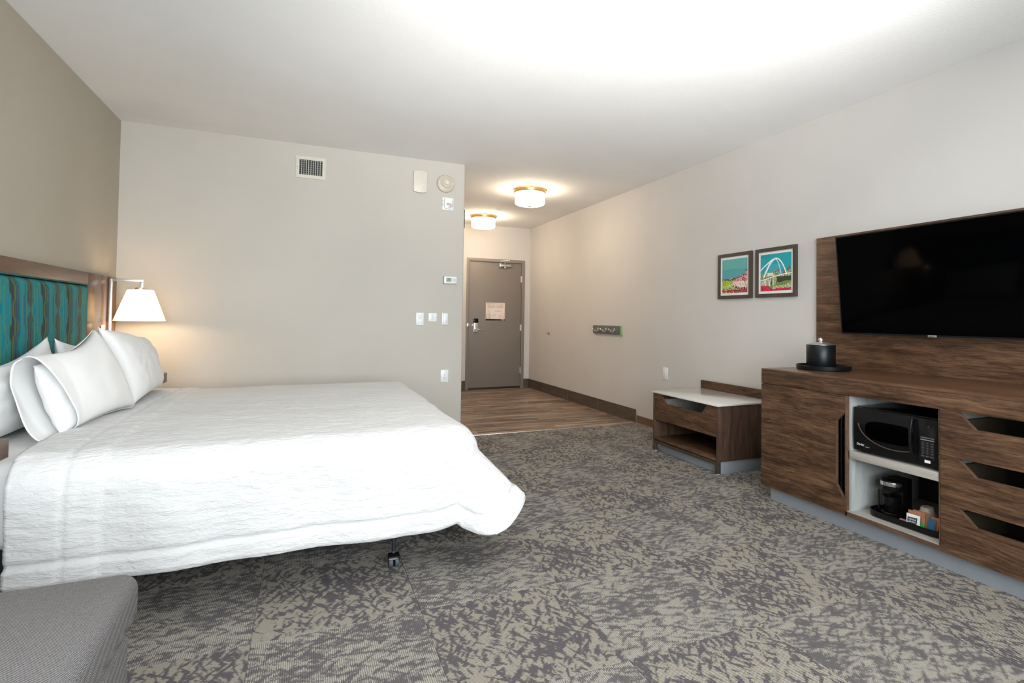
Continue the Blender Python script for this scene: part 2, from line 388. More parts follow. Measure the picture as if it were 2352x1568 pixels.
win = struct(MB().box(wx0, wx0+.05, YF-.09, YF-.03, wz0, wz1).box(wx1-.05, wx1, YF-.09, YF-.03, wz0, wz1).box(wx0, wx1, YF-.09, YF-.03, wz0, wz0+.05).box(wx0, wx1, YF-.09, YF-.03, wz1-.05, wz1).box(0.525, 0.575, YF-.09, YF-.03, wz0, wz1).build('window_1', M['white_plastic']))
for a, b in ((wx0+.05, .525), (.575, wx1-.05)): MB().box(a, b, YF-.064, YF-.058, wz0+.05, wz1-.05).build('pane', M['pane'], win)

# carpet tiles, 24 in squares, quarter-turned
T = .6096; TX, TY = -.16, 2.2872
tm = MB(); e = T/2-.0003
tm.add([(-e, -e, -.004), (e, -e, -.004), (e, e, -.004), (-e, e, -.004), (-e+.0011, -e+.0011, .0), (e-.0011, -e+.0011, .0), (e-.0011, e-.0011, .0), (-e+.0011, e-.0011, .0)],
       [(4, 5, 6, 7), (0, 1, 5, 4), (1, 2, 6, 5), (2, 3, 7, 6), (3, 0, 4, 7)])
proto = tm.build('carpet_tile', M['carpet'], floor, recalc=False); tdata = proto.data; bpy.data.objects.remove(proto)
for q_ in tdata.vertices:
    if q_.co.z < .002: q_.co.z += .0028
tfine = tdata.copy(); tfine.materials[0] = M['carpet_fine']
def cut_tile(x0, x1, y0, y1, c, rot, mat):
    m = bpy.data.meshes.new('carpet_tile'); R = Matrix.Rotation(-rot, 4, 'Z')
    vs = [R @ Vector((x-c[0], y-c[1], z)) for z in (-.004, 0) for x, y in ((x0, y0), (x1, y0), (x1, y1), (x0, y1))]
    m.from_pydata(vs, [], [(4, 5, 6, 7), (0, 1, 5, 4), (1, 2, 6, 5), (2, 3, 7, 6), (3, 0, 4, 7)]); m.materials.append(mat); return m
for i in range(-3, 8):
    for j in range(-7, 7):
        x0, x1, y0, y1 = TX+i*T, TX+(i+1)*T, TY+j*T, TY+(j+1)*T
        cx0, cx1, cy0, cy1 = max(x0, XL), min(x1, XR), max(y0, YF), min(y1, YB-.006)
        if cx1-cx0 < .01 or cy1-cy0 < .01: continue
        rot = (PI/2 if (i+j) % 2 else 0)+(PI if (i*7+j*3) % 5 < 2 else 0)
        c = ((x0+x1)/2, (y0+y1)/2)
        full = (cx0, cx1, cy0, cy1) == (x0, x1, y0, y1)
        o = link('carpet_tile', (tfine if (i+j) % 2 else tdata) if full else cut_tile(cx0, cx1, cy0, cy1, c, rot, M['carpet_fine' if (i+j) % 2 else 'carpet']), (c[0], c[1], 0), floor)
        o.location = (c[0]-WLD[floor.name].x, c[1]-WLD[floor.name].y, -WLD[floor.name].z); o.rotation_euler = (0, 0, rot)
MB().box(XW, XR, YB-.002, YD+.05, -.004, .0004).build('grout_bed', M['grout'], floor)
# wood-look tile planks in the entry, thirds stagger
for k in range(0, 24):
    y0 = max(5.453, 5.394+.151*k); y1 = min(5.394+.151*(k+1), YD+.05)
    if y1-y0 < .02: continue
    xs = 1.944-.303*(k-3)
    xs -= .909*math.floor((xs-XW)/.909)+.909
    while xs < XR:
        a, b = max(xs, XW+.001), min(xs+.909, XR-.001)
        if b-a > .015:
            g = .0028
            o = MB().box(a+g, b-g, y0+g*.35, y1-g*.35, .0002, .0014).build('plank', M['plank'], floor, .0004, 1, smooth=False)
        xs += .909
tr = struct(MB().box(XW-.0, XR-.008, YB-.007, YB+.004, -.004, .0035).build('trim_1', M['trim_metal'], None, .001))
# skirtings
bb = struct(MB().box(XR-.0088, XR, YB, YD, 0, .150).build('baseboard_right', M['grout']))
js = [YB+.004, 6.371, 7.296, 8.210, YD-.001]
for a, b in zip(js, js[1:]): MB().box(XR-.0095, XR-.003, a+.0018, b-.0018, .002, .154).build('tile', M['skirt_tile'], bb, .001, 1)
MB().box(XR-.013, XR-.001, YB-.002, YB+.004, 0, .156).build('edge_trim', M['trim_metal'], bb)
be = struct(MB().box(XW, DX0, YD-.003, YD, 0, .150).build('baseboard_entry', M['grout']))
MB().box(XW+.01, DX0-.002, YD-.010, YD-.003, .002, .154).build('tile', M['skirt_tile'], be, .001, 1)
MB().box(DX1+.002, XR-.012, YD-.010, YD-.003, .002, .154).build('tile', M['skirt_tile'], be, .001, 1)
bc = struct(MB().prism([(XR, 0), (XR-.016, 0), (XR-.008, .008), (XR-.008, .088), (XR-.003, .092), (XR, .092)], 1, YF, YB-.004).build('baseboard_window', M['rubber_base'])); bc.name = 'baseboard_carpet'
bk = struct(MB().prism([(YB, 0), (YB-.016, 0), (YB-.008, .008), (YB-.008, .088), (YB-.003, .092), (YB, .092)], 0, XL+.001, XW-.016).build('baseboard_back', M['rubber_base']))

# entry door
D = struct(MB().prism([(DX0, 0), (DX0, DZ), (DX1, DZ), (DX1, 0), (DX1-.052, 0), (DX1-.052, DZ-.052), (DX0+.052, DZ-.052), (DX0+.052, 0)], 1, YD-.016, YD+.11).build('door_1', M['door_frame'], None, .002))
lx0, lx1, lz1 = DX0+.056, DX1-.056, DZ-.056
lf = rbox('door_leaf', M['door_paint'], D, lx0, lx1, YD+.004, YD+.05, .032, lz1, .002)
MB().box(lx0+.004, lx1-.004, YD-.004, YD+.05, .004, .034).build('door_sweep', M['black_matte'], D, .002)
yf = YD+.004
for z in (.30, 1.03, 1.86):
    hg = MB().cyl((lx1+.002, YD-.006, 0), .008, z-.055, z+.055, 2, 12).box(lx1-.02, lx1+.002, YD+.000, yf, z-.05, z+.05); hg.build('hinge', M['nickel'], D, smooth=True)
lk = MB().prism([(2.527, .948), (2.593, .948), (2.597, .96), (2.597, 1.11), (2.523, 1.11), (2.523, .96)], 1, yf-.022, yf).build('lock_plate', M['nickel'], D, .003)
MB().prism([(2.521, 1.108), (2.599, 1.108), (2.599, 1.165), (2.590, 1.178), (2.530, 1.178), (2.521, 1.165)], 1, yf-.030, yf).build('card_reader', M['black_plastic'], lk, .003)
MB().cyl((2.560, 0, 1.055), .012, yf-.034, yf-.02, 1, 16).build('thumb_turn', M['nickel'], lk, smooth=True)
MB().cyl((2.560, 0, .998), .02, yf-.05, yf-.02, 1, 20).tube([(2.560, yf-.05, .998), (2.575, yf-.064, .998), (2.62, yf-.066, .997), (2.69, yf-.06, .993)], .008).build('lever', M['nickel'], lk, smooth=True)
MB().box(2.495, 2.52, yf-.014, yf, 1.045, 1.085).build('swing_latch', M['nickel'], D, .002)
MB().box(DX0+.01, DX0+.05, YD-.03, YD-.016, 1.03, 1.10).build('strike_plate', M['nickel'], D, .003)
clz = MB().box(2.95, 3.16, yf-.045, yf, 2.06, 2.10).build('door_closer', M['nickel'], D, .005)
MB().cyl((2.965, yf-.02, 0), .028, 2.055, 2.108, 2, 16).build('cover', M['nickel'], clz, smooth=True)
MB().cyl((3.05, yf-.02, 0), .016, 2.035, 2.06, 2, 14).build('spindle', M['nickel'], clz, smooth=True)
MB().tube([(3.05, yf-.02, 2.105), (3.05, yf-.02, 2.12), (3.10, yf-.09, 2.165), (3.00, yf-.04, 2.150), (2.965, YD-.02, 2.150)], .008).cyl((3.10, yf-.09, 0), .014, 2.15, 2.18, 2, 12).build('closer_arm', M['nickel'], clz, smooth=True)
for z in (1.497, 1.083): MB().lathe([(.014, 0), (.014, -.004), (.008, -.006), (.0001, -.006)], (2.893, yf, z), 1, 20).build('viewer', M['door_frame'], D, smooth=True)

# window sill behind the camera is out of view; hall valance peeking past the wall corner
v = rbox('valance', M['hook_board'], None, XW+.0005, XW+.045, 5.60, 7.35, 2.125, 2.318, .003)
tag(v, 'narrow grey box on the hall wall just past the wall corner', 'valance')

# ================================================================== CREDENZA
XF = 2.837; K = M['walnut_y']
yE, yA, yB_, yC, yD_ = 2.855, 2.2165, 2.205, 1.700, 1.060     # left end, door edge, niche left, niche right, drawers' right end
cz = thing('credenza', (3.16, (yE+yD_)/2, 0), 'long dark walnut media credenza with three open-grip drawers under the television', 'credenza')
rbox('top', M['walnut_top'], cz, XF-.0, 3.484, yD_-.018, yE, .862, .878, .0012)
rbox('apron', M['walnut_y'], cz, XF, XF+.02, yD_-.018, yE, .7785, .8600, .0012)
rbox('top_underlay', M['walnut_edge'], cz, XF+.003, 3.48, yD_-.016, yE-.002, .8575, .8625, 0)
rbox('side_panel', M['walnut_z'], cz, XF+.0225, 3.484, yE-.018, yE-.0005, .094, .8570, .001)
rbox('side_panel', M['walnut_z'], cz, XF+.0225, 3.484, yD_-.018, yD_-.0005, .094, .8570, .001)
rbox('back_panel', M['walnut_z'], cz, 3.470, 3.484, yD_, yE-.018, .094, .857, .001)
rbox('divider', M['walnut_edge'], cz, XF+.0005, XF+.02, yB_-.001, yB_+.0125, .094, .776, .001)
dv = MB().box(XF+.0205, 3.47, yB_-.014, yB_, .118, .776).build('divider_lining', M['grey_lam_z'], cz)
MB().box(XF+.0205, 3.47, yB_, yB_+.012, .118, .776).build('divider', M['walnut_z'], cz)
MB().box(XF+.001, XF+.02, yC-.0005, yC+.003, .094, .776).build('divider', M['walnut_edge'], cz)
MB().box(XF+.0205, 3.47, yC, yC+.002, .118, .776).build('divider_lining', M['grey_lam_z'], cz)
MB().box(XF+.0225, 3.47, yC-.012, yC, .118, .776).build('divider', M['grey_lam_z'], cz)
MB().box(3.455, 3.469, yC+.002, yB_-.014, .118, .776).build('niche_back', M['black_matte'], cz)
MB().box(XF+.001, 3.455, yC+.003, yB_-.001, .1185, .1225).build('niche_floor', M['grey_lam_y'], cz)
MB().box(XF+.0005, 3.47, yD_, yE-.018, .094, .1183).build('bottom_panel', M['walnut_edge'], cz)
MB().box(XF+.022, 3.47, yD_, yE-.018, .776, .7785).build('subtop', M['walnut_edge'], cz)
rbox('shelf', M['grey_lam_y'], cz, XF+.004, 3.454, yC+.0025, yB_-.0145, .424, .466, .001)
MB().box(2.8722, 3.47, yD_+.03, 2.805, 0, .094).build('toe_kick', M['kick'], cz)
# door with the trapezoid finger notch in its free edge
dp = [(yE, .0945), (yE, .7755), (yA, .7755), (yA, .681), (2.277, .624), (2.277, .255), (yA, .174), (yA, .0945)]
dr = MB().prism(dp, 0, XF, XF+.02).build('door', M['walnut_y'], cz, .0012, 1)
def rim(pts, w, x0, x1):
    """thin paler edge band following a notch (slightly proud)"""
    m = MB()
    for (a, b), (c, d) in zip(pts, pts[1:]):
        L = math.hypot(c-a, d-b); n = (-(d-b)/L*w, (c-a)/L*w)
        m.prism([(a, b), (c, d), (c+n[0], d+n[1]), (a+n[0], b+n[1])], 0, x0, x1)
    return m
rim([(yA, .7755), (yA, .681), (2.277, .624), (2.277, .255), (yA, .174), (yA, .0945)], -.0022, XF-.0006, XF+.0202).build('edge_band', M['walnut_edge'], dr)
for z0, z1 in ((.5585, .7755), (.3265, .5555), (.0945, .3235)):
    t = .072
    p = [(yC-.003, z0), (yC-.003, z1), (1.618, z1), (1.541, z1-t), (1.541-(1.541-yD_)+ (yC-.003-1.541), z1-t), (yD_+(yC-.003-1.618), z1), (yD_, z1), (yD_, z0)]
    w = MB().prism(p, 0, XF, XF+.02).build('drawer', M['walnut_y'], cz, .0012, 1)
    rim([p[1], p[2], p[3], p[4], p[5], p[6]], -.0022, XF-.0006, XF+.0202).build('edge_band', M['walnut_edge'], w)
    b = MB().box(XF+.0202, 3.35, yC-.030, yC-.018, z0+.012, z1-.055); b.build('drawer_side', M['drawer_side'], w)
    MB().box(XF+.0202, 3.35, yD_+.018, yD_+.03, z0+.012, z1-.055).build('drawer_side', M['drawer_side'], w)
    MB().box(3.338, 3.35, yD_+.03, yC-.03, z0+.012, z1-.055).box(XF+.0202, 3.338, yD_+.03, yC-.03, z0+.012, z0+.022).build('drawer_lining', M['drawer_dark'], w)
# ------- media panel and television
mp = MB().box(XR-.030, XR-.001, 1.10, 2.9645, .80, 1.8234).build('media_panel', M['walnut_panel'], None, .0012)
tag(mp, 'tall walnut wall panel behind the television', 'panel')
tc = Vector((3.365, 2.070, 1.118))
tv = thing('television', tc, 'large black flat television mounted on the walnut panel', 'television')
tilt = math.atan2(.065, .672)
def tvp(u, v, w=0):   # u along -y from left edge, v up the screen, w outwards
    return (3.397-v*math.sin(tilt)-w*math.cos(tilt), 2.677-u, 1.118+v*math.cos(tilt)-w*math.sin(tilt))
def slab(name, mat, par, u0, u1, v0, v1, w0, w1, bv=.001):
    m = MB(); m.add([tvp(u, v, w) for u in (u0, u1) for v in (v0, v1) for w in (w0, w1)], [(0, 1, 3, 2), (4, 6, 7, 5), (0, 4, 5, 1), (2, 3, 7, 6), (0, 2, 6, 4), (1, 5, 7, 3)])
    return m.build(name, mat, par, bv)
WT, HT = 1.214, .669
slab('housing', M['black_plastic'], tv, 0, WT, 0, HT, -.045, -.002, .004)
fr = MB()
bz = .0075
for a in ((0, bz, 0, HT), (WT-bz, WT, 0, HT), (bz, WT-bz, 0, bz*1.3), (bz, WT-bz, HT-bz, HT)):
    fr.add([tvp(u, v, w) for u in a[:2] for v in a[2:] for w in (-.002, .003)], [(0, 1, 3, 2), (4, 6, 7, 5), (0, 4, 5, 1), (2, 3, 7, 6), (0, 2, 6, 4), (1, 5, 7, 3)])
fr.build('bezel', M['black_leather'], tv)
slab('screen', M['screen'], tv, bz, WT-bz, bz*1.3, HT-bz, -.002, .0005, 0)
lg = slab('logo_plate', M['silver'], tv, .582, .632, -.004, .0085, -.003, .0045, .001)
text_mesh('SAMSUNG', .0085, M['ink'], 'lettering', lg, tvp(.607, .0022, .005), (0, -1, 0), (-math.sin(tilt), 0, math.cos(tilt)))
MB().box(3.42, XR-.031, 1.85, 2.29, 1.3, 1.62).build('wall_mount', M['black_matte'], tv, .003)

# ------- mini fridge behind the notched door
fg = thing('mini_fridge', (3.12, 2.53, .1183), 'black mini fridge glimpsed through the notch of the walnut cabinet door', 'fridge')
rbox('body', M['black_matte'], fg, 2.93, 3.40, 2.235, 2.82, .120, .745, .006)
fd = rbox('door', M['black_plastic'], fg, 2.875, 2.925, 2.235, 2.82, .135, .74, .012, 4)
MB().tube([(2.872, 2.262, .20), (2.866, 2.262, .24), (2.866, 2.262, .62), (2.872, 2.262, .66)], .006).build('handle', M['black_plastic'], fd, smooth=True)

# ------- microwave
mx = 2.856; my0, my1, mz0, mz1 = 1.716, 2.176, .476, .722
mw = thing('microwave', (3.04, (my0+my1)/2, .466), 'black microwave oven on the upper niche shelf of the credenza', 'microwave')
rbox('body', M['black_plastic'], mw, mx+.03, 3.22, my0, my1, mz0, mz1, .004)
for a, b in ((mx+.06, my0+.04), (mx+.06, my1-.06), (3.18, my0+.04), (3.18, my1-.04)): MB().cyl((a, b, 0), .012, .466, .477, 2, 12).build('foot', M['black_matte'], mw)
# bowed door: front surface bulges
dm = MB(); nu, nv = 25, 9
yd0 = my0+.105
def dpt(u, v): return (mx+.004-.006*math.sin(PI*v)*1-.010*math.sin(PI*(u*.5+.5))*0-.006*math.sin(PI*u), my1-.002+(yd0-my1+.002)*u, mz0+.004+(mz1-mz0-.008)*v)
pts = [dpt(u, v) for u in np.linspace(0, 1, nu) for v in np.linspace(0, 1, nv)]
dm.grid(pts, nu, nv)
dm.box(mx+.004, mx+.03, yd0, my1-.002, mz0+.004, mz1-.004)
md = dm.build('door', M['black_plastic'], mw, smooth=True)
def oval(cu, cv, ru, rv, n=40, p=2.6, a0=0, a1=2*PI):
    return [(cu+ru*math.copysign(abs(math.cos(a))**(2/p), math.cos(a)), cv+rv*math.copysign(abs(math.sin(a))**(2/p), math.sin(a))) for a in np.linspace(a0, a1, n)]
wn = MB(); ov = []
for a in np.linspace(0, 2*PI, 48, endpoint=False):
    cu, sv = math.cos(a), math.sin(a)
    y = 1.970+.128*math.copysign(abs(cu)**(.45 if cu < 0 else .62), cu); z = .607+.052*math.copysign(abs(sv)**.6, sv)
    ov.append((y, z))
wn.prism(ov, 0, mx-.0105, mx-.004).build('window', M['screen'], md)
arc = [(mx-.013, 2.112-.004, .600+.0)] ; arc = []
for t in np.linspace(0, 1, 22):
    a = PI*1.02+t*PI*.62
    arc.append((mx-.0095-.003*math.sin(PI*t), 1.930-.205*math.cos(a)*-1*-1 if False else 1.935+.205*-math.cos(a), .640+.115*math.sin(a)))
MB().tube(arc, .0035, 8).build('door_trim', M['dark_metal'], md, smooth=True)
MB().tube([(mx-.012, yd0+.017, mz0+.05), (mx-.022, yd0+.02, mz0+.10), (mx-.022, yd0+.02, mz0+.17), (mx-.012, yd0+.017, mz1-.015)], .008, 10).build('handle', M['black_plastic'], md, smooth=True)
text_mesh('Danby', .0175, M['white_ink'], 'lettering', md, (mx-.0080, my1-.048, mz0+.040), (0, -1, 0), (.0, -.2, 1), bold=0)
text_mesh('Designer', .0075, M['grey_ink'], 'lettering', md, (mx-.0082, my1-.090, mz0+.032), (0, -1, 0), (0, 0, 1))
mc = rbox('control_panel', M['black_plastic'], mw, mx-.002, mx+.03, my0+.001, yd0-.002, mz0+.004, mz1-.004, .004)
kp = np.full((64, 40, 3), 9.)
def key(r0, r1, c0, c1, v): kp[r0:r1, c0:c1] = v
key(2, 5, 2, 38, 96); key(8, 11, 2, 38, 120)
for r in range(5):
    for c in range(3):
        y0, x0 = 15+r*7, 4+c*12
        kp[y0:y0+5, x0:x0+9] = 58; kp[y0+1:y0+4, x0+1:x0+8] = 12; kp[y0+2, x0+3:x0+6] = 130
for c in range(3): kp[51:56, 3+c*12:13+c*12] = 60; kp[52:55, 4+c*12:12+c*12] = 12; kp[53, 5+c*12:11+c*12] = 120
print_mesh('keypad', kp, lambda u, v: (mx-.0024, my0+.088-.074*u, mz0+.035+.118*v), M['print'], mc)
MB().box(mx-.0032, mx-.002, my0+.036, my0+.064, mz0+.022, mz0+.036).build('start_button', M['white_ink'], mc)
text_mesh('1', .012, M['brass'], 'display_digit', mc, (mx-.0026, my0+.046, mz1-.045), (0, -1, 0), (0, 0, 1))

# ------- ice bucket on its tray
bx, by, bz0 = 3.19, 2.655, .878
tr_ = MB().lathe([(.0001, 0), (.160, 0), (.168, .004), (.171, .028), (.165, .030), (.162, .012), (.0001, .008)], (bx, by, bz0), 2, 48).build('tray', M['black_leather'], None, smooth=True)
tag(tr_, 'round black leatherette tray under the ice bucket on the credenza', 'tray')
ib = thing('ice_bucket', (bx-.01, by+.012, bz0+.009), 'black leatherette ice bucket with domed lid and silver knob', 'ice bucket')
MB().lathe([(.0001, 0), (.088, 0), (.091, .004), (.091, .153), (.088, .157), (.080, .157)], (bx-.01, by+.012, bz0+.009), 2, 48).build('bucket', M['black_leather'], ib, smooth=True)
ld = MB().lathe([(.083, .150), (.083, .158), (.07, .165), (.045, .171), (.02, .174), (.0001, .175)], (bx-.01, by+.012, bz0+.009), 2, 48, closed=True).build('lid', M['silver'], ib, smooth=True)
MB().sphere((bx-.01, by+.012, bz0+.198), .0165).cyl((bx-.01, by+.012, bz0+.18), .005, 0, .012, 2, 12).build('knob', M['silver'], ld, smooth=True)

# ------- coffee things in the lower niche
def stadium(cx, cy, hx, hy, r, n=10):
    pts = []
    for qx, qy, a0 in ((1, 1, 0), (-1, 1, PI/2), (-1, -1, PI), (1, -1, 1.5*PI)):
        for a in np.linspace(a0, a0+PI/2, n): pts.append((cx+qx*(hx-r)+r*math.cos(a), cy+qy*(hy-r)+r*math.sin(a)))
    return pts
def ringed(name, mat, par, cx, cy, hx, hy, r, lev):
    m = MB(); vs = []; k = 0
    for d, z in lev:
        p = stadium(cx, cy, hx+d, hy+d, max(.004, r+d)); k = len(p); vs += [(x, y, z) for x, y in p]
    fs = [(i*k+j, i*k+(j+1) % k, (i+1)*k+(j+1) % k, (i+1)*k+j) for i in range(len(lev)-1) for j in range(k)]
    fs += [list(range(k))[::-1], [(len(lev)-1)*k+j for j in range(k)]]
    return m.add(vs, fs).build(name, mat, par, smooth=True)
zt = .1225; tcx, tcy = 2.975, 1.925
ct = ringed('serving_tray', M['black_plastic'], None, tcx, tcy, .085, .212, .075, [(-.008, zt), (0, zt+.006), (.003, zt+.034), (-.001, zt+.036), (-.006, zt+.012), (-.012, zt+.006)])
tag(ct, 'oval black serving tray in the lower niche of the credenza', 'tray')
cm = thing('coffee_maker', (3.0, 2.03, zt+.006), 'black single-cup coffee maker on the serving tray', 'coffee maker')
cmx, cmy, z0 = 2.985, 2.040, zt+.007
MB().lathe([(.0001, 0), (.052, 0), (.054, .004), (.054, .022), (.05, .026), (.0001, .026)], (cmx, cmy, z0), 2, 32).build('base', M['black_plastic'], cm, smooth=True)
MB().lathe([(.0001, .145), (.054, .145), (.056, .15), (.056, .192), (.050, .200), (.0001, .203)], (cmx, cmy, z0), 2, 32).build('brew_head', M['black_plastic'], cm, smooth=True)
MB().lathe([(.0568, .172), (.0575, .174), (.0575, .190), (.0568, .192)], (cmx, cmy, z0), 2, 40, closed=True).build('trim_ring', M['chrome'], cm, smooth=True)
MB().box(cmx+.02, cmx+.10, cmy-.05, cmy+.05, z0, z0+.205).build('water_tank', M['black_plastic'], cm, .008)
MB().lathe([(.0001, .027), (.030, .027), (.038, .04), (.041, .11), (.038, .112), (.035, .04), (.0001, .035)], (cmx-.008, cmy, z0), 2, 28).build('mug', M['black_plastic'], cm, smooth=True)
MB().tube([(cmx-.049, cmy+.042, z0+.03), (cmx-.049, cmy+.042, z0+.14)], .004).build('front_post', M['black_plastic'], cm, smooth=True)
# wrapped cup standing upside down
cp = thing('wrapped_cup', (3.00, 1.858, zt+.006), 'upside-down paper cup in a clear wrapper on the serving tray', 'cup')
paper = plain('wrapped_paper', (.42, .36, .29, 1), .35, 0, .5, .15, 60, .3)
MB().lathe([(.0001, 0), (.040, 0), (.041, .003), (.031, .098), (.027, .104), (.024, .1035), (.0001, .0995)], (3.00, 1.858, zt+.0065), 2, 32).build('cup', paper, cp, smooth=True)
MB().lathe([(.0415, .012), (.0435, .02), (.036, .08), (.033, .09)], (3.00, 1.858, zt+.0065), 2, 17, closed=True).build('wrapper', plain('clear_wrapper', (.5, .44, .36, 1), .15, 0, .6, .2, 80, .5), cp, smooth=True)
def packet(name, mat, c, w, h, lean, yaw, label, band=None, txt=None):
    R = Matrix.Translation(Vector(c)) @ Matrix.Rotation(yaw, 4, 'Z') @ Matrix.Rotation(lean, 4, 'Y')
    m = MB(); nu, nv = 9, 9; V = []
    for s in (-1, 1):
        for u in np.linspace(-1, 1, nu):
            for v in np.linspace(-1, 1, nv):
                puff = .004*max(0, (1-u**4)*(1-v**4))
                V.append(R @ Vector((s*(puff+.0002), u*w/2, h/2+v*h/2)))
    n = nu*nv
    fs = []
    for k in (0, n): fs += [(k+i*nv+j, k+i*nv+j+1, k+(i+1)*nv+j+1, k+(i+1)*nv+j) for i in range(nu-1) for j in range(nv-1)]
    m.add(V, fs)
    if band: m.m = [1 if (i % ((nu-1)*(nv-1))) % (nv-1) < 3 else 0 for i in range(len(fs))]
    o = m.build(name, [mat, band] if band else mat, None, smooth=True)
    tag(o, label, 'packet')
    return o, R
kraft = plain('copper_foil_paper', (.36, .15, .075, 1), .35, .2, .5, .15, 80); greenb = plain('green_band', (.02, .33, .04, 1), .4); tan = plain('tan_foil_paper', (.30, .15, .07, 1), .4, .2); blue = plain('blue_foil', (.02, .12, .26, 1), .3); orange = plain('orange_foil', (.45, .15, .03, 1), .35); whitep = plain('white_sachet', (.72, .72, .72, 1), .5)
packet('coffee_packet', kraft, (2.918, 1.868, zt+.012), .078, .082, .25, .25, 'copper coloured coffee packet with a green band', greenb)
packet('coffee_packet', tan, (2.935, 1.855, zt+.012), .078, .084, .22, .2, 'tan coffee packet right behind the green-banded one')
wp, R = packet('tea_sachet', whitep, (2.905, 1.874, zt+.012), .066, .066, .12, .12, 'white sachet with a black badge in front of the coffee packets')
bd = MB(); bp = [R @ Vector((-.0052, y, z)) for y, z in ((-.022, .052), (.024, .050), (.026, .030), (.015, .016), (-.004, .012), (-.02, .022))]
bd.add(bp+[p+(R.to_3x3() @ Vector((-.0006, 0, 0))) for p in bp], [list(range(6)), list(range(6, 12))]+[(i, (i+1) % 6, 6+(i+1) % 6, 6+i) for i in range(6)])
bd.build('badge', M['ink'], wp)
ax = R.to_3x3() @ Vector((0, -1, 0)); ay = R.to_3x3() @ Vector((0, 0, 1))
text_mesh('HIGGINS', .0095, M['white_ink'], 'lettering', wp, R @ Vector((-.0062, .002, .040)), ax, ay)
text_mesh('&BURKE', .0095, M['white_ink'], 'lettering', wp, R @ Vector((-.0062, .002, .028)), ax, ay)
packet('tea_sachet', blue, (2.918, 1.789, zt+.012), .036, .070, .2, .1, 'small blue tea sachet beside the wrapped cup')
packet('tea_sachet', orange, (2.930, 1.784, zt+.012), .040, .076, .2, .1, 'orange-edged sachet tucked behind the blue one')
packet('sugar_sachet', plain('pink_sachet', (.35, .2, .19, 1), .5), (2.915, 1.930, zt+.012), .05, .028, .9, .2, 'low pinkish sachet lying by the coffee maker')

# ================================================================== LUGGAGE BENCH
bxf, by0, by1 = 2.922, 3.385, 4.258
bn = thing('luggage_bench', (3.2, 3.82, 0), 'low walnut luggage bench with white stone top left of the credenza', 'bench')
rbox('stone_top', M['quartz'], bn, 2.909, 3.4895, 3.375, 4.270, .531, .546, .002)
rbox('backsplash', M['walnut_y'], bn, 3.4895, 3.5075, 3.375, 4.287, .50, .622, .001)
rbox('side_panel', M['walnut_z'], bn, bxf, 3.487, by0, by0+.019, .100, .530, .001)
rbox('side_panel', M['walnut_z'], bn, bxf, 3.487, by1-.019, by1, .100, .530, .001)
rbox('back_panel', M['walnut_z'], bn, 3.47, 3.487, by0+.0195, by1-.0195, .10, .53, .001)
rbox('bottom_shelf', M['walnut_y'], bn, bxf+.002, 3.47, by0+.0195, by1-.0195, .106, .130, .001)
rbox('base_rail', M['dark_metal'], bn, bxf+.002, bxf+.03, by0+.002, by1-.002, .076, .0995, .001)
rbox('shelf_divider', M['walnut_y'], bn, bxf+.024, 3.47, by0+.0195, by1-.0195, .288, .300, .001)
a, b = by1-.021, by0+.021
p = [(a, .292), (a, .5285), (4.150, .5285), (4.068, .446), (3.583, .446), (3.508, .5285), (b, .5285), (b, .292)]
bd_ = MB().prism(p, 0, bxf+.002, bxf+.021).build('drawer', M['walnut_y'], bn, .001, 1)
rim(p[1:7], -.002, bxf+.0014, bxf+.0212).build('edge_band', M['walnut_edge'], bd_)
MB().box(bxf+.0215, 3.40, a-.022, a-.01, .305, .47).box(bxf+.0215, 3.40, b+.01, b+.022, .305, .47).box(3.388, 3.40, b+.022, a-.022, .305, .47).box(bxf+.0215, 3.388, b+.022, a-.022, .305, .315).build('drawer_box', M['grey_lam_y'], bd_)
for y in (by0+.002, by1-.032):
    lg_ = rbox('leg', M['dark_metal'], bn, bxf+.002, bxf+.032, y, y+.03, .010, .0755, .001)
    MB().cyl((bxf+.017, y+.015, 0), .013, 0, .0105, 2, 16).build('foot', M['white_plastic'], lg_, smooth=True)
rbox('toe_kick', M['kick'], bn, bxf+.040, 3.45, by0+.010, by1-.05, .001, .0995, .001)

# ================================================================== WALL PICTURES
def smooth_noise(h, w, s):
    g = rng.random((h//s+3, w//s+3)); yy = np.arange(h)/s; xx = np.arange(w)/s
    y0 = yy.astype(int); x0 = xx.astype(int); fy = (yy-y0)[:, None]; fx = (xx-x0)[None]
    return (g[y0][:, x0]*(1-fy)*(1-fx)+g[y0+1][:, x0]*fy*(1-fx)+g[y0][:, x0+1]*(1-fy)*fx+g[y0+1][:, x0+1]*fy*fx)
hh, ww = 132, 110
yy, xx = np.mgrid[0:hh, 0:ww]; U, V = xx/ww, yy/hh
# print 1: teal sky over a hillside of pink blocks, green scrub and dark red bushes
A = np.zeros((hh, ww, 3)); A[:] = (98, 170, 165); A[V > .30] = (82, 160, 165); A[(abs(V-.305) < .006) & (U < .75)] = (70, 150, 160)
n1, n2, n3 = smooth_noise(hh, ww, 5), smooth_noise(hh, ww, 3), smooth_noise(hh, ww, 9)
hor = .585-.03*n3-np.where(U > .5, (U-.5)*.28, 0)-np.where(U > .93, .10, 0)+.02*(n2-.5)
g = V > hor
pal = [(150, 175, 60), (222, 215, 200), (70, 40, 30), (190, 195, 120), (205, 160, 150)]
q = np.clip((n1*.6+n2*.6-.1)*5, 0, 4).astype(int); L = np.array(pal)[q]
A[g] = L[g]
pk = g & (U > .45) & (V < .72) & (V < hor+.18+.2*(U-.45)); PK = np.where((n2 > .55)[..., None], (150, 60, 70), (228, 165, 165)); A[pk & (n1 > .25)] = PK[pk & (n1 > .25)]
wt = g & (U > .45) & (V > .66) & (V < .84) & (n1 > .45); A[wt] = (228, 205, 200)
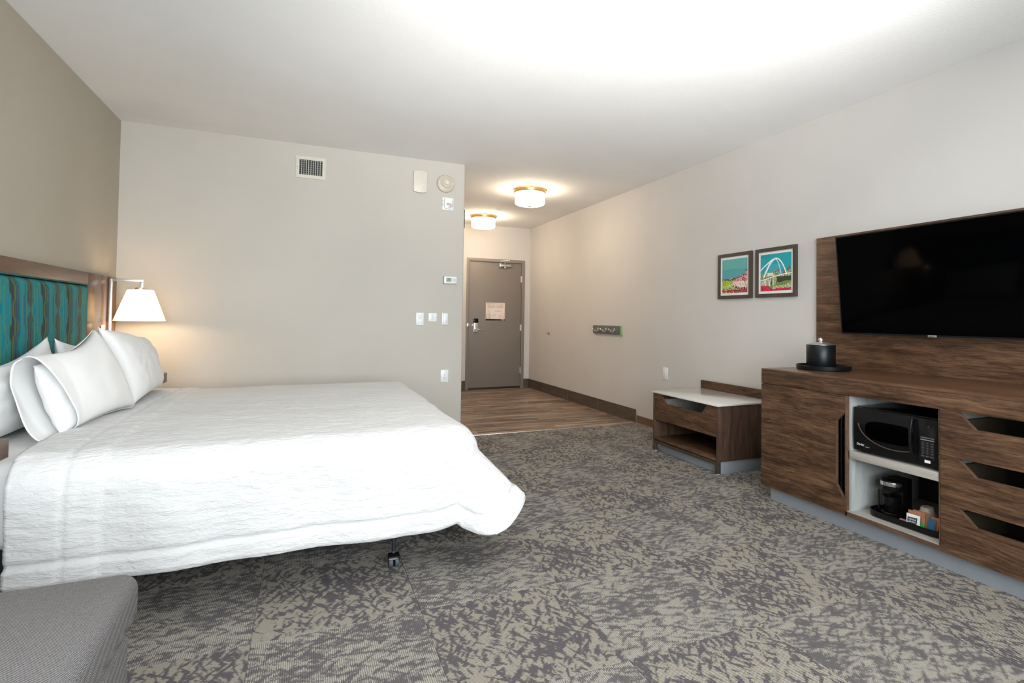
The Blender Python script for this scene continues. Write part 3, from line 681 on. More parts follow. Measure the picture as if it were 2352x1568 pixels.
rd = (V > .93-.04*n1-.16*np.clip(U-.8, 0, 1)*2) | ((V > .8) & (abs(((U*9) % 2)-1) < .16) & (n3 > .4)); RD = np.where((n2 > .5)[..., None], (110, 25, 45), (190, 70, 90)); A[rd & g] = RD[rd & g]
gr = g & (U < .45) & (V > .64) & (V < .85) & (n2 > .42); A[gr] = (165, 190, 50)
dk = g & (V < hor+.05) & (n2 < .45); A[dk] = (60, 75, 40)
A[(V > .95) & (n2 > .75)] = (235, 205, 130)
# print 2: white arch bridge over green water
Bm = np.zeros((hh, ww, 3)); Bm[:] = (30, 158, 168); Bm[(U < .32) & (V < .1)] = (25, 145, 158)
Bm[(V > .28) & (U > .28) & (U < .72)] = (52, 165, 185)
ho = .56-.03*U; sky = ho-.07*(n2 > .55)-.06*(n1 > .62)-.10*((abs(U-.46) < .02) | (abs(U-.52) < .02) | (abs(U-.92) < .04))
Bm[V > sky] = np.array([(70, 95, 45), (205, 205, 185), (130, 150, 50), (110, 70, 60), (170, 175, 150)])[np.clip((n1*.5+n2*.7-.1)*5, 0, 4).astype(int)][V > sky]
Bm[(V > .50) & (V < .585) & (U > .22) & (U < .42)] = (222, 218, 205)
dkk = .70-.16*U**.8
wtr = V > dkk+.02
n5 = smooth_noise(hh, ww, 4); col5 = np.repeat(smooth_noise(6, ww, 3)[2:3], hh, 0)
Wt = np.array([(95, 120, 45), (160, 165, 120), (205, 205, 205), (120, 140, 60), (70, 90, 40)])[np.clip((col5*.9+n5*.3-.1)*5, 0, 4).astype(int)]
Bm[wtr] = Wt[wtr]
Bm[wtr & (V < .80) & (U > .55) & (V < .78-.05*U+.05*n1) & (V > .62)] = (60, 65, 50)
Bm[(V > .74) & (V < .92) & (abs((V-.74)-(.98-U)*.28) < .05) & (U > .3)] = (110, 140, 70)
def draw(im, pts, w, c):
    for (x0, y0, *_), (x1, y1, *_) in zip(pts, pts[1:]):
        for t in np.linspace(0, 1, 40):
            x, y = x0+(x1-x0)*t, y0+(y1-y0)*t; im[((U-x)**2+((V-y)*1.1)**2) < w*w] = c
draw(Bm, [(0, .70), (.25, .655), (.5, .60), (.75, .565), (1, .545)], .013, (236, 236, 230))
th = np.linspace(0, 1, 24)
draw(Bm, [(.12+.40*t, .60-.47*math.sin(t*PI/2)**.9) for t in th], .026, (240, 238, 232))
draw(Bm, [(.52+.33*t, .13+.44*t**2.0) for t in th], .017, (238, 238, 232))
draw(Bm, [(-.02+.42*t, .44-.29*t**.85) for t in th], .018, (232, 234, 230))
draw(Bm, [(.46+.22*t, .135+.435*t**2.3) for t in th], .011, (215, 222, 218))
for x in (.14, .28): draw(Bm, [(x, .70), (x+.02, .86)], .012, (235, 232, 225))
red = V > .845+.10*np.clip(U-.25, 0, .12)/.12-.02*(U > .5)
Bm[red] = np.where((n2 > .5)[..., None], (205, 55, 80), (180, 35, 65))[red]
Bm[(V > .86) & (V < .915) & (U > .42) & (U < .98)] = np.where((n2 > .5)[..., None], (150, 160, 110), (200, 190, 160))[(V > .86) & (V < .915) & (U > .42) & (U < .98)]
def picture(y0, y1, img, label):
    z0, z1 = 1.396, 1.806; xo = XR-.024
    o = thing('framed_print', (XR-.012, (y0+y1)/2, z0), label, 'picture', 'framed prints left of the television')
    fwid = .030
    m = MB()
    m.prism([(y0, z0), (y1, z0), (y1-fwid, z0+fwid), (y0+fwid, z0+fwid)], 0, xo, XR-.0005)
    m.prism([(y0, z1), (y1, z1), (y1-fwid, z1-fwid), (y0+fwid, z1-fwid)], 0, xo, XR-.0005)
    m.prism([(y0, z0), (y0, z1), (y0+fwid, z1-fwid), (y0+fwid, z0+fwid)], 0, xo, XR-.0005)
    m.prism([(y1, z0), (y1, z1), (y1-fwid, z1-fwid), (y1-fwid, z0+fwid)], 0, xo, XR-.0005)
    m.build('frame', M['pic_frame'], o)
    MB().box(xo+.010, XR-.003, y0+fwid, y1-fwid, z0+fwid, z1-fwid).build('mat_board', M['mat_board'], o)
    i = .052
    print_mesh('print', img, lambda u, v: (xo+.0093, y1-i+(y0-y1+2*i)*u, z0+i+(z1-z0-2*i)*v), M['print'], o)
    return o
picture(3.639, 4.060, A, 'framed print of a pink and green hillside under teal sky')
picture(3.161, 3.589, Bm, 'framed print of a white arch bridge over water, nearer the television')

# ================================================================== CEILING LIGHTS
def ceiling_light(y, label):
    x = 2.422
    o = thing('ceiling_light', (x, y, H), label, 'ceiling light', 'flush drum lights in the entry hall')
    pan = MB().lathe([(.100, 0), (.205, 0), (.206, -.010), (.196, -.018), (.194, -.034), (.188, -.048), (.178, -.050), (.1, -.050)], (x, y, H-.0005), 2, 56).build('pan', M['brass'], o, smooth=25)
    for k in range(3):
        a = -PI/2-.25+k*2*PI/3
        c = (x+.197*math.cos(a), y+.197*math.sin(a))
        MB().cyl((c[0], c[1], H-.028), .011, -.012, .012, 2, 12).build('thumbscrew', M['silver'], pan, smooth=True)
    MB().lathe([(.176, -.045), (.178, -.05), (.178, -.165), (.172, -.176), (.150, -.186), (.09, -.194), (.0001, -.197)], (x, y, H), 2, 56, closed=True).build('diffuser', M['glow'], o, smooth=True)
    MB().lathe([(.0001, -.196), (.026, -.196), (.026, -.200), (.012, -.206), (.0001, -.208)], (x, y, H), 2, 24).build('finial', M['nickel'], o, smooth=True)
ceiling_light(6.15, 'drum ceiling light with brass rim, the nearer of the two in the hall')
ceiling_light(8.06, 'drum ceiling light with brass rim closest to the entry door')
sp = MB().lathe([(.0001, 0), (.042, 0), (.042, -.004), (.036, -.007), (.0001, -.008)], (2.466, 7.456, H-.0005), 2, 32).build('sprinkler_cover', M['ceiling'], None, smooth=True)
tag(sp, 'flat white sprinkler cover plate on the hall ceiling between the lights', 'sprinkler')

# ================================================================== THINGS ON THE BACK WALL
yw = YB
vt = thing('air_vent', (.005, yw-.006, 2.436), 'square cream air vent grille high on the back wall', 'vent')
vx0, vx1, vz0, vz1 = -.1185, .1285, 2.437, 2.634; ix0, ix1, iz0, iz1 = -.091, .1005, 2.468, 2.604
m = MB()
for q in ([(vx0, vz0), (vx1, vz0), (ix1, iz0), (ix0, iz0)], [(vx0, vz1), (vx1, vz1), (ix1, iz1), (ix0, iz1)], [(vx0, vz0), (vx0, vz1), (ix0, iz1), (ix0, iz0)], [(vx1, vz0), (vx1, vz1), (ix1, iz1), (ix1, iz0)]): m.prism(q, 1, yw-.009, yw-.0005)
m.build('frame', M['vent_paint'], vt)
MB().box(ix0, ix1, yw-.0015, yw-.0005, iz0, iz1).build('duct_opening', M['black_matte'], vt)
for k in range(9):
    x = ix0+(ix1-ix0)*(k+1)/10
    MB().box(x-.0019, x+.0019, yw-.008, yw-.0045, iz0, iz1).build('slat', M['vent_paint'], vt)
gm = plain('vent_enamel_inner', (.20, .20, .18, 1), .5)
for k in range(7):
    z = iz0+(iz1-iz0)*(k+.6)/7
    MB().box(ix0, ix1, yw-.0042, yw-.002, z-.0015, z+.0015).build('blade', gm, vt)
for x in (vx0+.013, vx1-.013): MB().cyl((x, 0, 2.535), .003, yw-.0105, yw-.009, 1, 10).build('screw', M['dark_metal'], vt)
# blank rounded unit
def rounded(cx, cz, hw, hz, r, bulge=0, n=8):
    pts = []
    for qx, qz, a0 in ((1, 1, 0), (-1, 1, PI/2), (-1, -1, PI), (1, -1, 1.5*PI)):
        for a in np.linspace(a0, a0+PI/2, n):
            x = qx*(hw-r)+r*math.cos(a); z = qz*(hz-r)+r*math.sin(a)
            z += math.copysign(bulge*(1-(x/hw)**2), z) if abs(z) > hz*.8 else 0
            pts.append((cx+x, cz+z))
    if bulge:
        out = []
        for i, p in enumerate(pts):
            out.append(p); q = pts[(i+1) % len(pts)]
            if abs(q[0]-p[0]) > hw*.8:
                for t in np.linspace(0, 1, 9)[1:-1]:
                    x = p[0]+(q[0]-p[0])*t; s = 1 if p[1] > cz else -1
                    out.append((x, cz+s*(hz+bulge*(1-((x-cx)/hw)**2))))
        pts = out
    return pts
cb = thing('door_chime', (.984, yw-.02, 2.41), 'blank cream rounded wall unit left of the smoke detector', 'chime')
MB().prism(rounded(.984, 2.517, .066, .096, .012, .012), 1, yw-.030, yw-.0005).build('cover', M['cream_plastic'], cb, .004)
MB().prism(rounded(.986, 2.517, .057, .084, .010, .012), 1, yw-.0318, yw-.030).build('face', M['cream_plastic'], cb, .001)
sd = thing('smoke_detector', (1.237, yw-.02, 2.437), 'round beige smoke detector high on the back wall', 'smoke detector')
MB().lathe([(.089, 0), (.089, .010), (.083, .022), (.058, .032), (.050, .034), (.0001, .034)], (1.237, yw-.0005, 2.527), 1, 48).build('base', M['beige_plastic'], sd, smooth=28)
sb = [c for c in sd.children][0]
for c in list(sd.children): c.scale = (1, -1, 1); c.location.y = -.0005-(WLD[sd.name].y-yw)-.017
MB().lathe([(.047, 0), (.046, .010), (.040, .014), (.0001, .014)], (1.237, 0, 2.527), 1, 40).build('cap', M['beige_plastic'], sd, smooth=28)
MB().lathe([(.021, 0), (.021, .012), (.018, .015), (.0001, .015)], (1.241, 0, 2.530), 1, 32).build('button', M['cream_plastic'], sd, smooth=28)
def put_y(o, y0, y1):
    """mirror a lathe along y so that it spans y0 (wall side) .. y1 (room side)"""
    L = abs(y1-y0); o.scale = (1, -1, 1)
    o.location.y = (y0+y1)/2-(WLD[o.parent.name].y if o.parent else 0)
kids = {c.name.split('.')[0]: c for c in sd.children}
put_y(kids['base'], yw-.0005, yw-.0345); put_y(kids['cap'], yw-.033, yw-.047); put_y(kids['button'], yw-.046, yw-.061)
for s in (-1, 1): MB().box(1.237+s*.068-.006, 1.237+s*.068+.006, yw-.032, yw-.026, 2.518, 2.542).build('grille', M['cream_plastic'], sd)
for x, z in ((1.262, 2.552), (1.207, 2.512)): MB().cyl((x, 0, z), .003, yw-.049, yw-.045, 1, 10).build('indicator', M['ink'], sd)
# fire strobe
fs = thing('fire_strobe', (1.263, yw-.02, 2.264), 'white fire alarm strobe with red letters below the smoke detector', 'alarm')
MB().prism(rounded(1.263, 2.3275, .057, .064, .014), 1, yw-.012, yw-.0005).build('base', M['white_plastic'], fs, .003)
MB().prism(rounded(1.265, 2.330, .040, .056, .016), 1, yw-.036, yw-.012).build('cover', M['white_plastic'], fs, .006, 3)
MB().box(1.244, 1.294, yw-.044, yw-.036, 2.287, 2.330).build('lens', M['clear'], fs, .004)
MB().box(1.250, 1.288, yw-.0455, yw-.0438, 2.306, 2.309).box(1.262, 1.266, yw-.0455, yw-.0438, 2.290, 2.327).box(1.275, 1.279, yw-.0455, yw-.0438, 2.290, 2.327).build('flash_tube', M['chrome'], fs)
for s in (-1, 1):
    for k, ch in enumerate('FIRE'): text_mesh(ch, .017, M['red'], 'lettering', fs, (1.263+s*.0495, yw-.0126, 2.354-.0155*k), (1, 0, 0), (0, 0, 1), bold=.0006)
# thermostat
th_ = thing('thermostat', (1.297, yw-.01, 1.527), 'white thermostat reading 23 on the back wall', 'thermostat')
MB().box(1.230, 1.364, yw-.010, yw-.0005, 1.527, 1.604).build('back_plate', plain('grey_plastic', (.22, .22, .24, 1), .4), th_, .002)
MB().box(1.236, 1.362, yw-.024, yw-.010, 1.531, 1.602).build('cover', M['white_plastic'], th_, .003)
lc = MB().box(1.256, 1.309, yw-.0252, yw-.024, 1.548, 1.588).build('display', M['lcd'], th_)
text_mesh('23', .030, M['ink'], 'digits', lc, (1.281, yw-.0256, 1.568), (1, 0, 0), (0, 0, 1))
text_mesh('o', .008, M['ink'], 'digits', lc, (1.302, yw-.0256, 1.576), (1, 0, 0), (0, 0, 1))
for (xa, za, up_) in ((1.327, 1.579, 1), (1.327, 1.557, -1)): MB().prism([(xa-.006, za-up_*.005), (xa+.006, za-up_*.005), (xa, za+up_*.006)], 1, yw-.0252, yw-.024).build('button', M['grey_ink'], th_)
for k in range(4): MB().box(1.340, 1.351, yw-.0252, yw-.024, 1.546+.0125*k, 1.551+.0125*k).build('button', M['grey_ink'] if k < 3 else M['brass'], th_)
# plates
def plate(name, x0, x1, z0, z1, label, cat='switch'):
    o = thing(name, ((x0+x1)/2, yw-.004, z0), label, cat)
    MB().box(x0, x1, yw-.007, yw-.0005, z0, z1).build('plate', M['white_plastic'], o, .0025)
    return o
o = plate('light_switch', .971, 1.046, 1.116, 1.236, 'white light switch plate under the cream wall unit, leftmost of three plates')
MB().prism([(yw-.007, 1.142), (yw-.012, 1.142), (yw-.0075, 1.176), (yw-.012, 1.21), (yw-.007, 1.21)], 0, .992, 1.025).build('rocker', M['white_plastic'], o)
for z in (1.124, 1.228): MB().cyl((1.0085, 0, z), .003, yw-.008, yw-.007, 1, 10).build('screw', M['nickel'], o)
o = plate('wall_control', 1.0915, 1.1735, 1.151, 1.234, 'squarish white wall control with small print, middle of the three plates', 'control')
for k, w_ in enumerate((.022, .018, .022, .016, .030)): MB().box(1.131-w_/2, 1.131+w_/2, yw-.0076, yw-.007, 1.170+.011*(4-k)-.002, 1.174+.011*(4-k)-.001).build('print_line', plain('pale_ink', (.48, .54, .60, 1), .5), o)
o = plate('wall_dimmer', 1.224, 1.283, 1.1175, 1.236, 'slim white dimmer switch nearest the wall corner', 'switch')
MB().box(1.236, 1.281, yw-.018, yw-.007, 1.120, 1.234).build('housing', M['white_plastic'], o, .003)
MB().box(1.250, 1.268, yw-.0195, yw-.018, 1.165, 1.192).build('paddle', M['white_plastic'], o, .001)
MB().cyl((1.267, 0, 1.148), .0035, yw-.0195, yw-.018, 1, 12).build('indicator', M['ink'], o)
MB().cyl((1.253, 0, 1.147), .0025, yw-.0195, yw-.018, 1, 12).build('indicator', M['red'], o)
def outlet_faces(o, f):
    for zc in (-.020, .020):
        f('socket', zc)
o = plate('power_outlet', 1.222, 1.298, .551, .674, 'white power outlet low on the back wall near the corner', 'outlet')
MB().box(1.243, 1.277, yw-.0085, yw-.007, .578, .647).build('receptacle', M['white_plastic'], o, .001)
for zc in (.630, .594):
    for dx in (-.006, .006): MB().box(1.26+dx-.0012, 1.26+dx+.0012, yw-.0089, yw-.0084, zc-.001, zc+.006).build('slot', M['ink'], o)
    MB().cyl((1.26, 0, zc-.008), .0025, yw-.0089, yw-.0084, 1, 10).build('slot', M['ink'], o)
# right wall outlet plate
o = thing('power_outlet', (XR-.004, 4.900, .559), 'white outlet plate on the right wall beside the luggage bench', 'outlet')
MB().box(XR-.008, XR-.0005, 4.855, 4.945, .559, .688).build('plate', M['white_plastic'], o, .0025)
MB().box(XR-.0105, XR-.008, 4.882, 4.918, .588, .660).build('receptacle', M['white_plastic'], o, .001)
for zc in (.642, .606): 
    for dy in (-.006, .006): MB().box(XR-.0109, XR-.0104, 4.90+dy-.0012, 4.90+dy+.0012, zc-.002, zc+.005).build('slot', M['grey_ink'], o)
# door bumper and hook rail on the right wall
o = thing('door_bumper', (XR-.02, 8.009, .945), 'small round metal door stop on the right wall of the hall', 'door stop')
MB().lathe([(.028, 0), (.028, -.006), (.018, -.012), (.015, -.03), (.017, -.036), (.014, -.042), (.0001, -.043)], (XR-.0005, 8.009, .967), 0, 28).build('stop', M['nickel'], o, smooth=28)
hr = thing('coat_hook_rail', (XR-.018, 6.147, 1.009), 'grey coat hook rail with green end on the right wall', 'coat rack')
MB().box(XR-.024, XR-.0005, 5.797, 6.500, 1.009, 1.114).build('board', M['hook_board'], hr, .001)
MB().box(XR-.0245, XR-.0005, 5.793, 5.797, 1.0085, 1.1145).build('end_cap', M['green'], hr)
for y in (6.36, 6.15, 5.94):
    h = MB().lathe([(.024, 0), (.024, -.004), (.014, -.008), (.0001, -.009)], (XR-.024, y, 1.062), 0, 20)
    h.tube([(XR-.03, y, 1.062), (XR-.055, y, 1.058), (XR-.085, y, 1.060), (XR-.105, y, 1.068)], .0065)
    h.sphere((XR-.107, y, 1.069), .011, 14)
    h.tube([(XR-.032, y, 1.056), (XR-.045, y, 1.035), (XR-.062, y, 1.030), (XR-.07, y, 1.04)], .005).sphere((XR-.071, y, 1.042), .008, 12)
    h.build('hook', M['chrome'], hr, smooth=True)

# notice on the door
hN, wN = 104, 100
Nn = np.full((hN, wN, 3), (222., 208, 198))
def ln(r, c0, c1, v, p=.75):
    for c in range(c0, c1):
        if rng.random() < p: Nn[r, c] = v
for c0, c1 in ((7, 28), (31, 48), (50, 62), (64, 72), (75, 94)): ln(6, c0, c1, (110, 95, 85), .8); ln(7, c0, c1, (120, 105, 95), .8)
ln(11, 7, 17, (120, 105, 95)); ln(11, 18, 28, (120, 105, 95))
for r in range(15, 33, 2): ln(r, 8, 48, (160, 148, 140), .7); ln(r, 53, 93, (168, 156, 146), .6)
ln(17, 70, 80, (90, 80, 75), .9)
for r in range(36, 88): Nn[r, 27:95] = (232, 216, 208)
Nn[44:52, 45:86] = (205, 192, 172); Nn[46:50, 48:83] = (220, 205, 190); Nn[44:48, 33:36] = (120, 90, 85); Nn[43:54, 64:67] = (180, 165, 150)
ln(60, 30, 90, (185, 168, 160), .5); ln(62, 30, 90, (185, 168, 160), .4)
for r in range(70, 86, 2): ln(r, 30, 56, (195, 178, 170), .7); ln(r, 62, 90, (190, 172, 165), .7)
ln(68, 38, 52, (120, 100, 95), .8); Nn[87:90, 70:82] = (225, 165, 160)
for r in (68, 74, 80, 86, 91):
    for c in (4, 11, 18, 24): Nn[r:r+3, c-1:c+2] = (110, 100, 105) if rng.random() < .85 else (200, 190, 180)
for r, c in ((54, 18), (48, 14), (61, 11)): Nn[r:r+3, c:c+3] = (115, 105, 105)
for r in (62, 80, 86, 91): Nn[r:r+3, 94:97] = (110, 100, 105)
Nn[95:, :] = (16, 18, 30)
ln(99, 48, 84, (110, 105, 110), .6); ln(100, 48, 84, (110, 105, 110), .5)
nt = thing('safety_notice', (2.899, yf-.002, 1.148), 'white printed safety notice with dark footer on the entry door', 'notice')
MB().box(2.731, 3.067, yf-.003, yf-.0002, 1.148, 1.447).build('sheet', M['white_plastic'], nt)
print_mesh('print', Nn, lambda u, v: (2.731+.336*u, yf-.0033, 1.148+.299*v), M['print'], nt)
text_mesh('PLUS', .020, M['white_ink'], 'lettering', nt, (3.030, yf-.0036, 1.160), (1, 0, 0), (0, 0, 1), bold=.0008)

# ================================================================== HEADBOARD, NIGHTSTANDS, LAMP
hx = XL+.048
hb = thing('headboard', (XL+.025, 3.675, .30), 'wide wooden headboard with teal patterned upholstered panel', 'headboard')
HY0, HY1, HZ = 2.07, 5.283, 1.468
PY0, PY1, PZ0, PZ1 = 2.678, 4.674, .62, 1.388
rbox('top_rail', M['head_y'], hb, XL+.0005, hx, PY0, PY1, PZ1, HZ, .001)
rbox('bottom_rail', M['head_y'], hb, XL+.0005, hx, PY0, PY1, .35, PZ0, .001)
for a, b in ((PY1, 4.93), (4.932, 5.10), (5.102, HY1), (2.42, PY0), (2.25, 2.418), (HY0, 2.248)): rbox('stile', M['head_z'], hb, XL+.0005, hx-(.0 if abs(b-5.1) > .01 else .002), a, b, .35, HZ, .001)
rbox('panel_backing', M['black_matte'], hb, XL+.0005, XL+.012, PY0, PY1, PZ0, PZ1, 0)
# patterned fabric
res = .003
nw, nh = int((PY1-PY0-.008)/res), int((PZ1-PZ0-.010)/res)
yv = np.linspace(PY0+.004, PY1-.004, nw)[None, :].repeat(nh, 0); zv = np.linspace(PZ1-.006, PZ0+.004, nh)[:, None].repeat(nw, 1)
per = .357; s0 = (yv-3.795)/per; sf = s0-np.floor(s0)
zz = zv-1.208; rep = .52; w_ = np.abs(((zz+rep/2) % rep)-rep/2)     # mirrored vertical repeat
r2 = np.random.default_rng(5)
teal, tealg, slate, brown, blue_, dkb, olive = (0, 128, 150), (58, 138, 130), (58, 80, 104), (74, 68, 62), (26, 110, 142), (46, 62, 76), (98, 108, 60)
# groups of parallel stripes: (start, stop, stripes, jog size, jog from, jog to)
groups = [(.00, .11, 4, -.05, .045, .100), (.15, .27, 4, .050, .105, .190), (.30, .40, 3, -.055, .060, .150), (.44, .55, 4, .055, .030, .120), (.59, .69, 3, -.050, .120, .205), (.73, .84, 4, .050, .070, .165), (.88, .985, 4, .05, .045, .100)]
bound = []; lw = []
for g0, g1, n_, jg, k1, k2 in groups:
    for q in np.linspace(g0, g1, n_):
        sl = .022
        j = jg*np.clip((w_-k1-abs(q-g0)*.10)/sl, 0, 1)-jg*np.clip((w_-k2+abs(q-g0)*.10)/sl, 0, 1)
        if g0 < .1 or g1 > .9: j = j*.25-np.sign(.5-q)*.085*np.clip(1-w_/.05, 0, 1)*min(1, 9*min(q, 1-q))+np.sign(.5-q)*.02
        bound.append(q+j); lw.append(r2.choice([.0016, .0022, .0022, .0034]))
bound = np.array(bound); nb = len(bound)
cyc = [slate, brown, slate, tealg, teal, teal, tealg, teal, blue_, teal, tealg, dkb, olive, brown, dkb, slate, slate, teal, tealg, teal, blue_, slate, tealg, slate, dkb, slate, brown]
seqc = [cyc[i % len(cyc)] for i in range(nb+1)]
cls = (sf[None] > bound).sum(0)
img = np.array(seqc, float)[cls]
img = img*.8+.2*np.array(seqc, float)[np.clip(cls+1, 0, nb)]
img *= (1+.07*np.sin(sf*2*PI*46))[..., None]                        # fine woven stripe
for i in range(nb):
    al = np.clip(1.6-np.abs(sf-bound[i])*per/(lw[i]*.75), 0, 1)[..., None]; c = np.array([(120, 138, 72), (52, 150, 140), (104, 132, 84)][i % 3], float)
    img = img*(1-al*.85)+c*al*.85
img = np.clip(img*(.95+.10*r2.random((nh, nw, 1))), 0, 255)
def hbP(u, v):
    y = PY0+.004+(PY1-PY0-.008)*u; z = PZ0+.004+(PZ1-.010-PZ0)*v
    du = min(u, 1-u)*(PY1-PY0); dv_ = min(v, 1-v)*(PZ1-PZ0)
    edge = lambda d: math.sqrt(max(0, 1-(1-min(d/.045, 1))**2))
    return (XL+.012+.046*min(edge(du), edge(dv_))**1.0+.012*math.sin(PI*u)*math.sin(PI*v), y, z)
up_ = print_mesh('upholstered_panel', img, hbP, M['fabric_print'], hb); up_.data.polygons.foreach_set('use_smooth', [True]*len(up_.data.polygons))
pip = plain('teal_piping', (.03, .15, .15, 1), .8, 0, .2, .4, 90)
MB().tube([(hx+.002, PY0+.004, PZ1-.0045), (hx+.002, PY1-.004, PZ1-.0045)], .0045, 8).build('piping', pip, hb, smooth=True)
MB().tube([(hx-.003, PY1-.005, PZ1-.006), (hx-.003, PY1-.005, PZ0)], .004, 8).build('piping', pip, hb, smooth=True)
# floating nightstands
def nightstand(y0, y1, label):
    o = thing('nightstand', (XL+.2, (y0+y1)/2, .655), label, 'nightstand', 'floating nightstands flanking the bed')
    rbox('top', M['stand'], o, hx+.0005, -.995, y0, y1, .660, .732, .0015)
    return o
nightstand(4.74, 5.215, 'wooden floating nightstand in the far corner under the lamp')
nightstand(2.13, 2.690, 'wooden floating nightstand at the left edge before the nearer pillows')
# swing-arm wall lamp
ly = 5.10
lp = thing('wall_lamp', (-1.25, ly, .95), 'lit silver wall lamp with cream cone shade beside the headboard', 'lamp')
rbox('pole', M['silver'], lp, hx+.003, hx+.022, ly-.009, ly+.009, .78, 1.452, .001)
rbox('back_plate', M['silver'], lp, hx+.0005, hx+.004, 4.955, 5.03, .80, 1.108, .001)
rbox('arm', M['silver'], lp, hx+.022, -1.140, ly-.009, ly+.009, 1.434, 1.452, .001)
rbox('drop', M['silver'], lp, -1.163, -1.140, ly-.009, ly+.009, 1.388, 1.434, .001)
MB().cyl((-1.157, ly, 0), .033, 1.376, 1.388, 2, 28).build('socket_cap', M['nickel'], lp, smooth=True)
MB().lathe([(.082, 1.374), (.163, 1.138), (.1615, 1.138), (.0805, 1.374)], (-1.157, ly, 0), 2, 64, closed=True).build('shade', M['shade'], lp, smooth=True)
MB().lathe([(.0001, 1.205), (.018, 1.212), (.030, 1.24), (.028, 1.268), (.016, 1.30), (.013, 1.376), (.0001, 1.376)], (-1.157, ly, 0), 2, 20).build('bulb', emis('lit_bulb', (1, .75, .48, 1), 14), lp, smooth=True)
point('lamp_bulb_light', (-1.157, ly, 1.17), 5.5, WARM, .025)
point('lamp_bulb_light', (-1.157, ly, 1.315), 5., WARM, .025)

# ================================================================== BED
bed = thing('bed', (-.31, 3.665, 0), 'king bed with white mattress on a dark metal base with casters', 'bed')
rbox('mattress', M['linen'], bed, -1.335, .70, 2.700, 4.630, .305, .635, .05, 5)
rbox('base', M['bed_metal'], bed, -1.30, .60, 2.80, 4.53, .125, .30, .006)
def caster(x, y):
    stem = MB().cyl((x, y, 0), .0095, .066, .20, 2, 16).cyl((x, y, 0), .0125, .125, .30, 2, 16).build('caster_leg', M['bed_metal'], bed, smooth=True)
    MB().cyl((x, y, 0), .0105, .070, .074, 2, 16).build('collar', M['nickel'], stem, smooth=True)
    m = MB(); pr = [(y-.028*math.cos(t)+.0, .030+.036*math.sin(t)) for t in np.linspace(.15, PI-.15, 12)]
    m.prism(pr, 0, x-.026, x+.026); m.box(x-.003, x+.003, y-.02, y+.02, .008, .045)
    m.build('housing', M['black_plastic'], stem, .002)
    for s in (-1, 1): MB().cyl((0, y-.006, .026), .026, x+s*.014-.0095, x+s*.014+.0095, 0, 24).build('wheel', M['rubber'], stem, .003)
caster(.405, 2.745); caster(.405, 4.55); caster(-1.15, 2.745); caster(-1.15, 4.55)

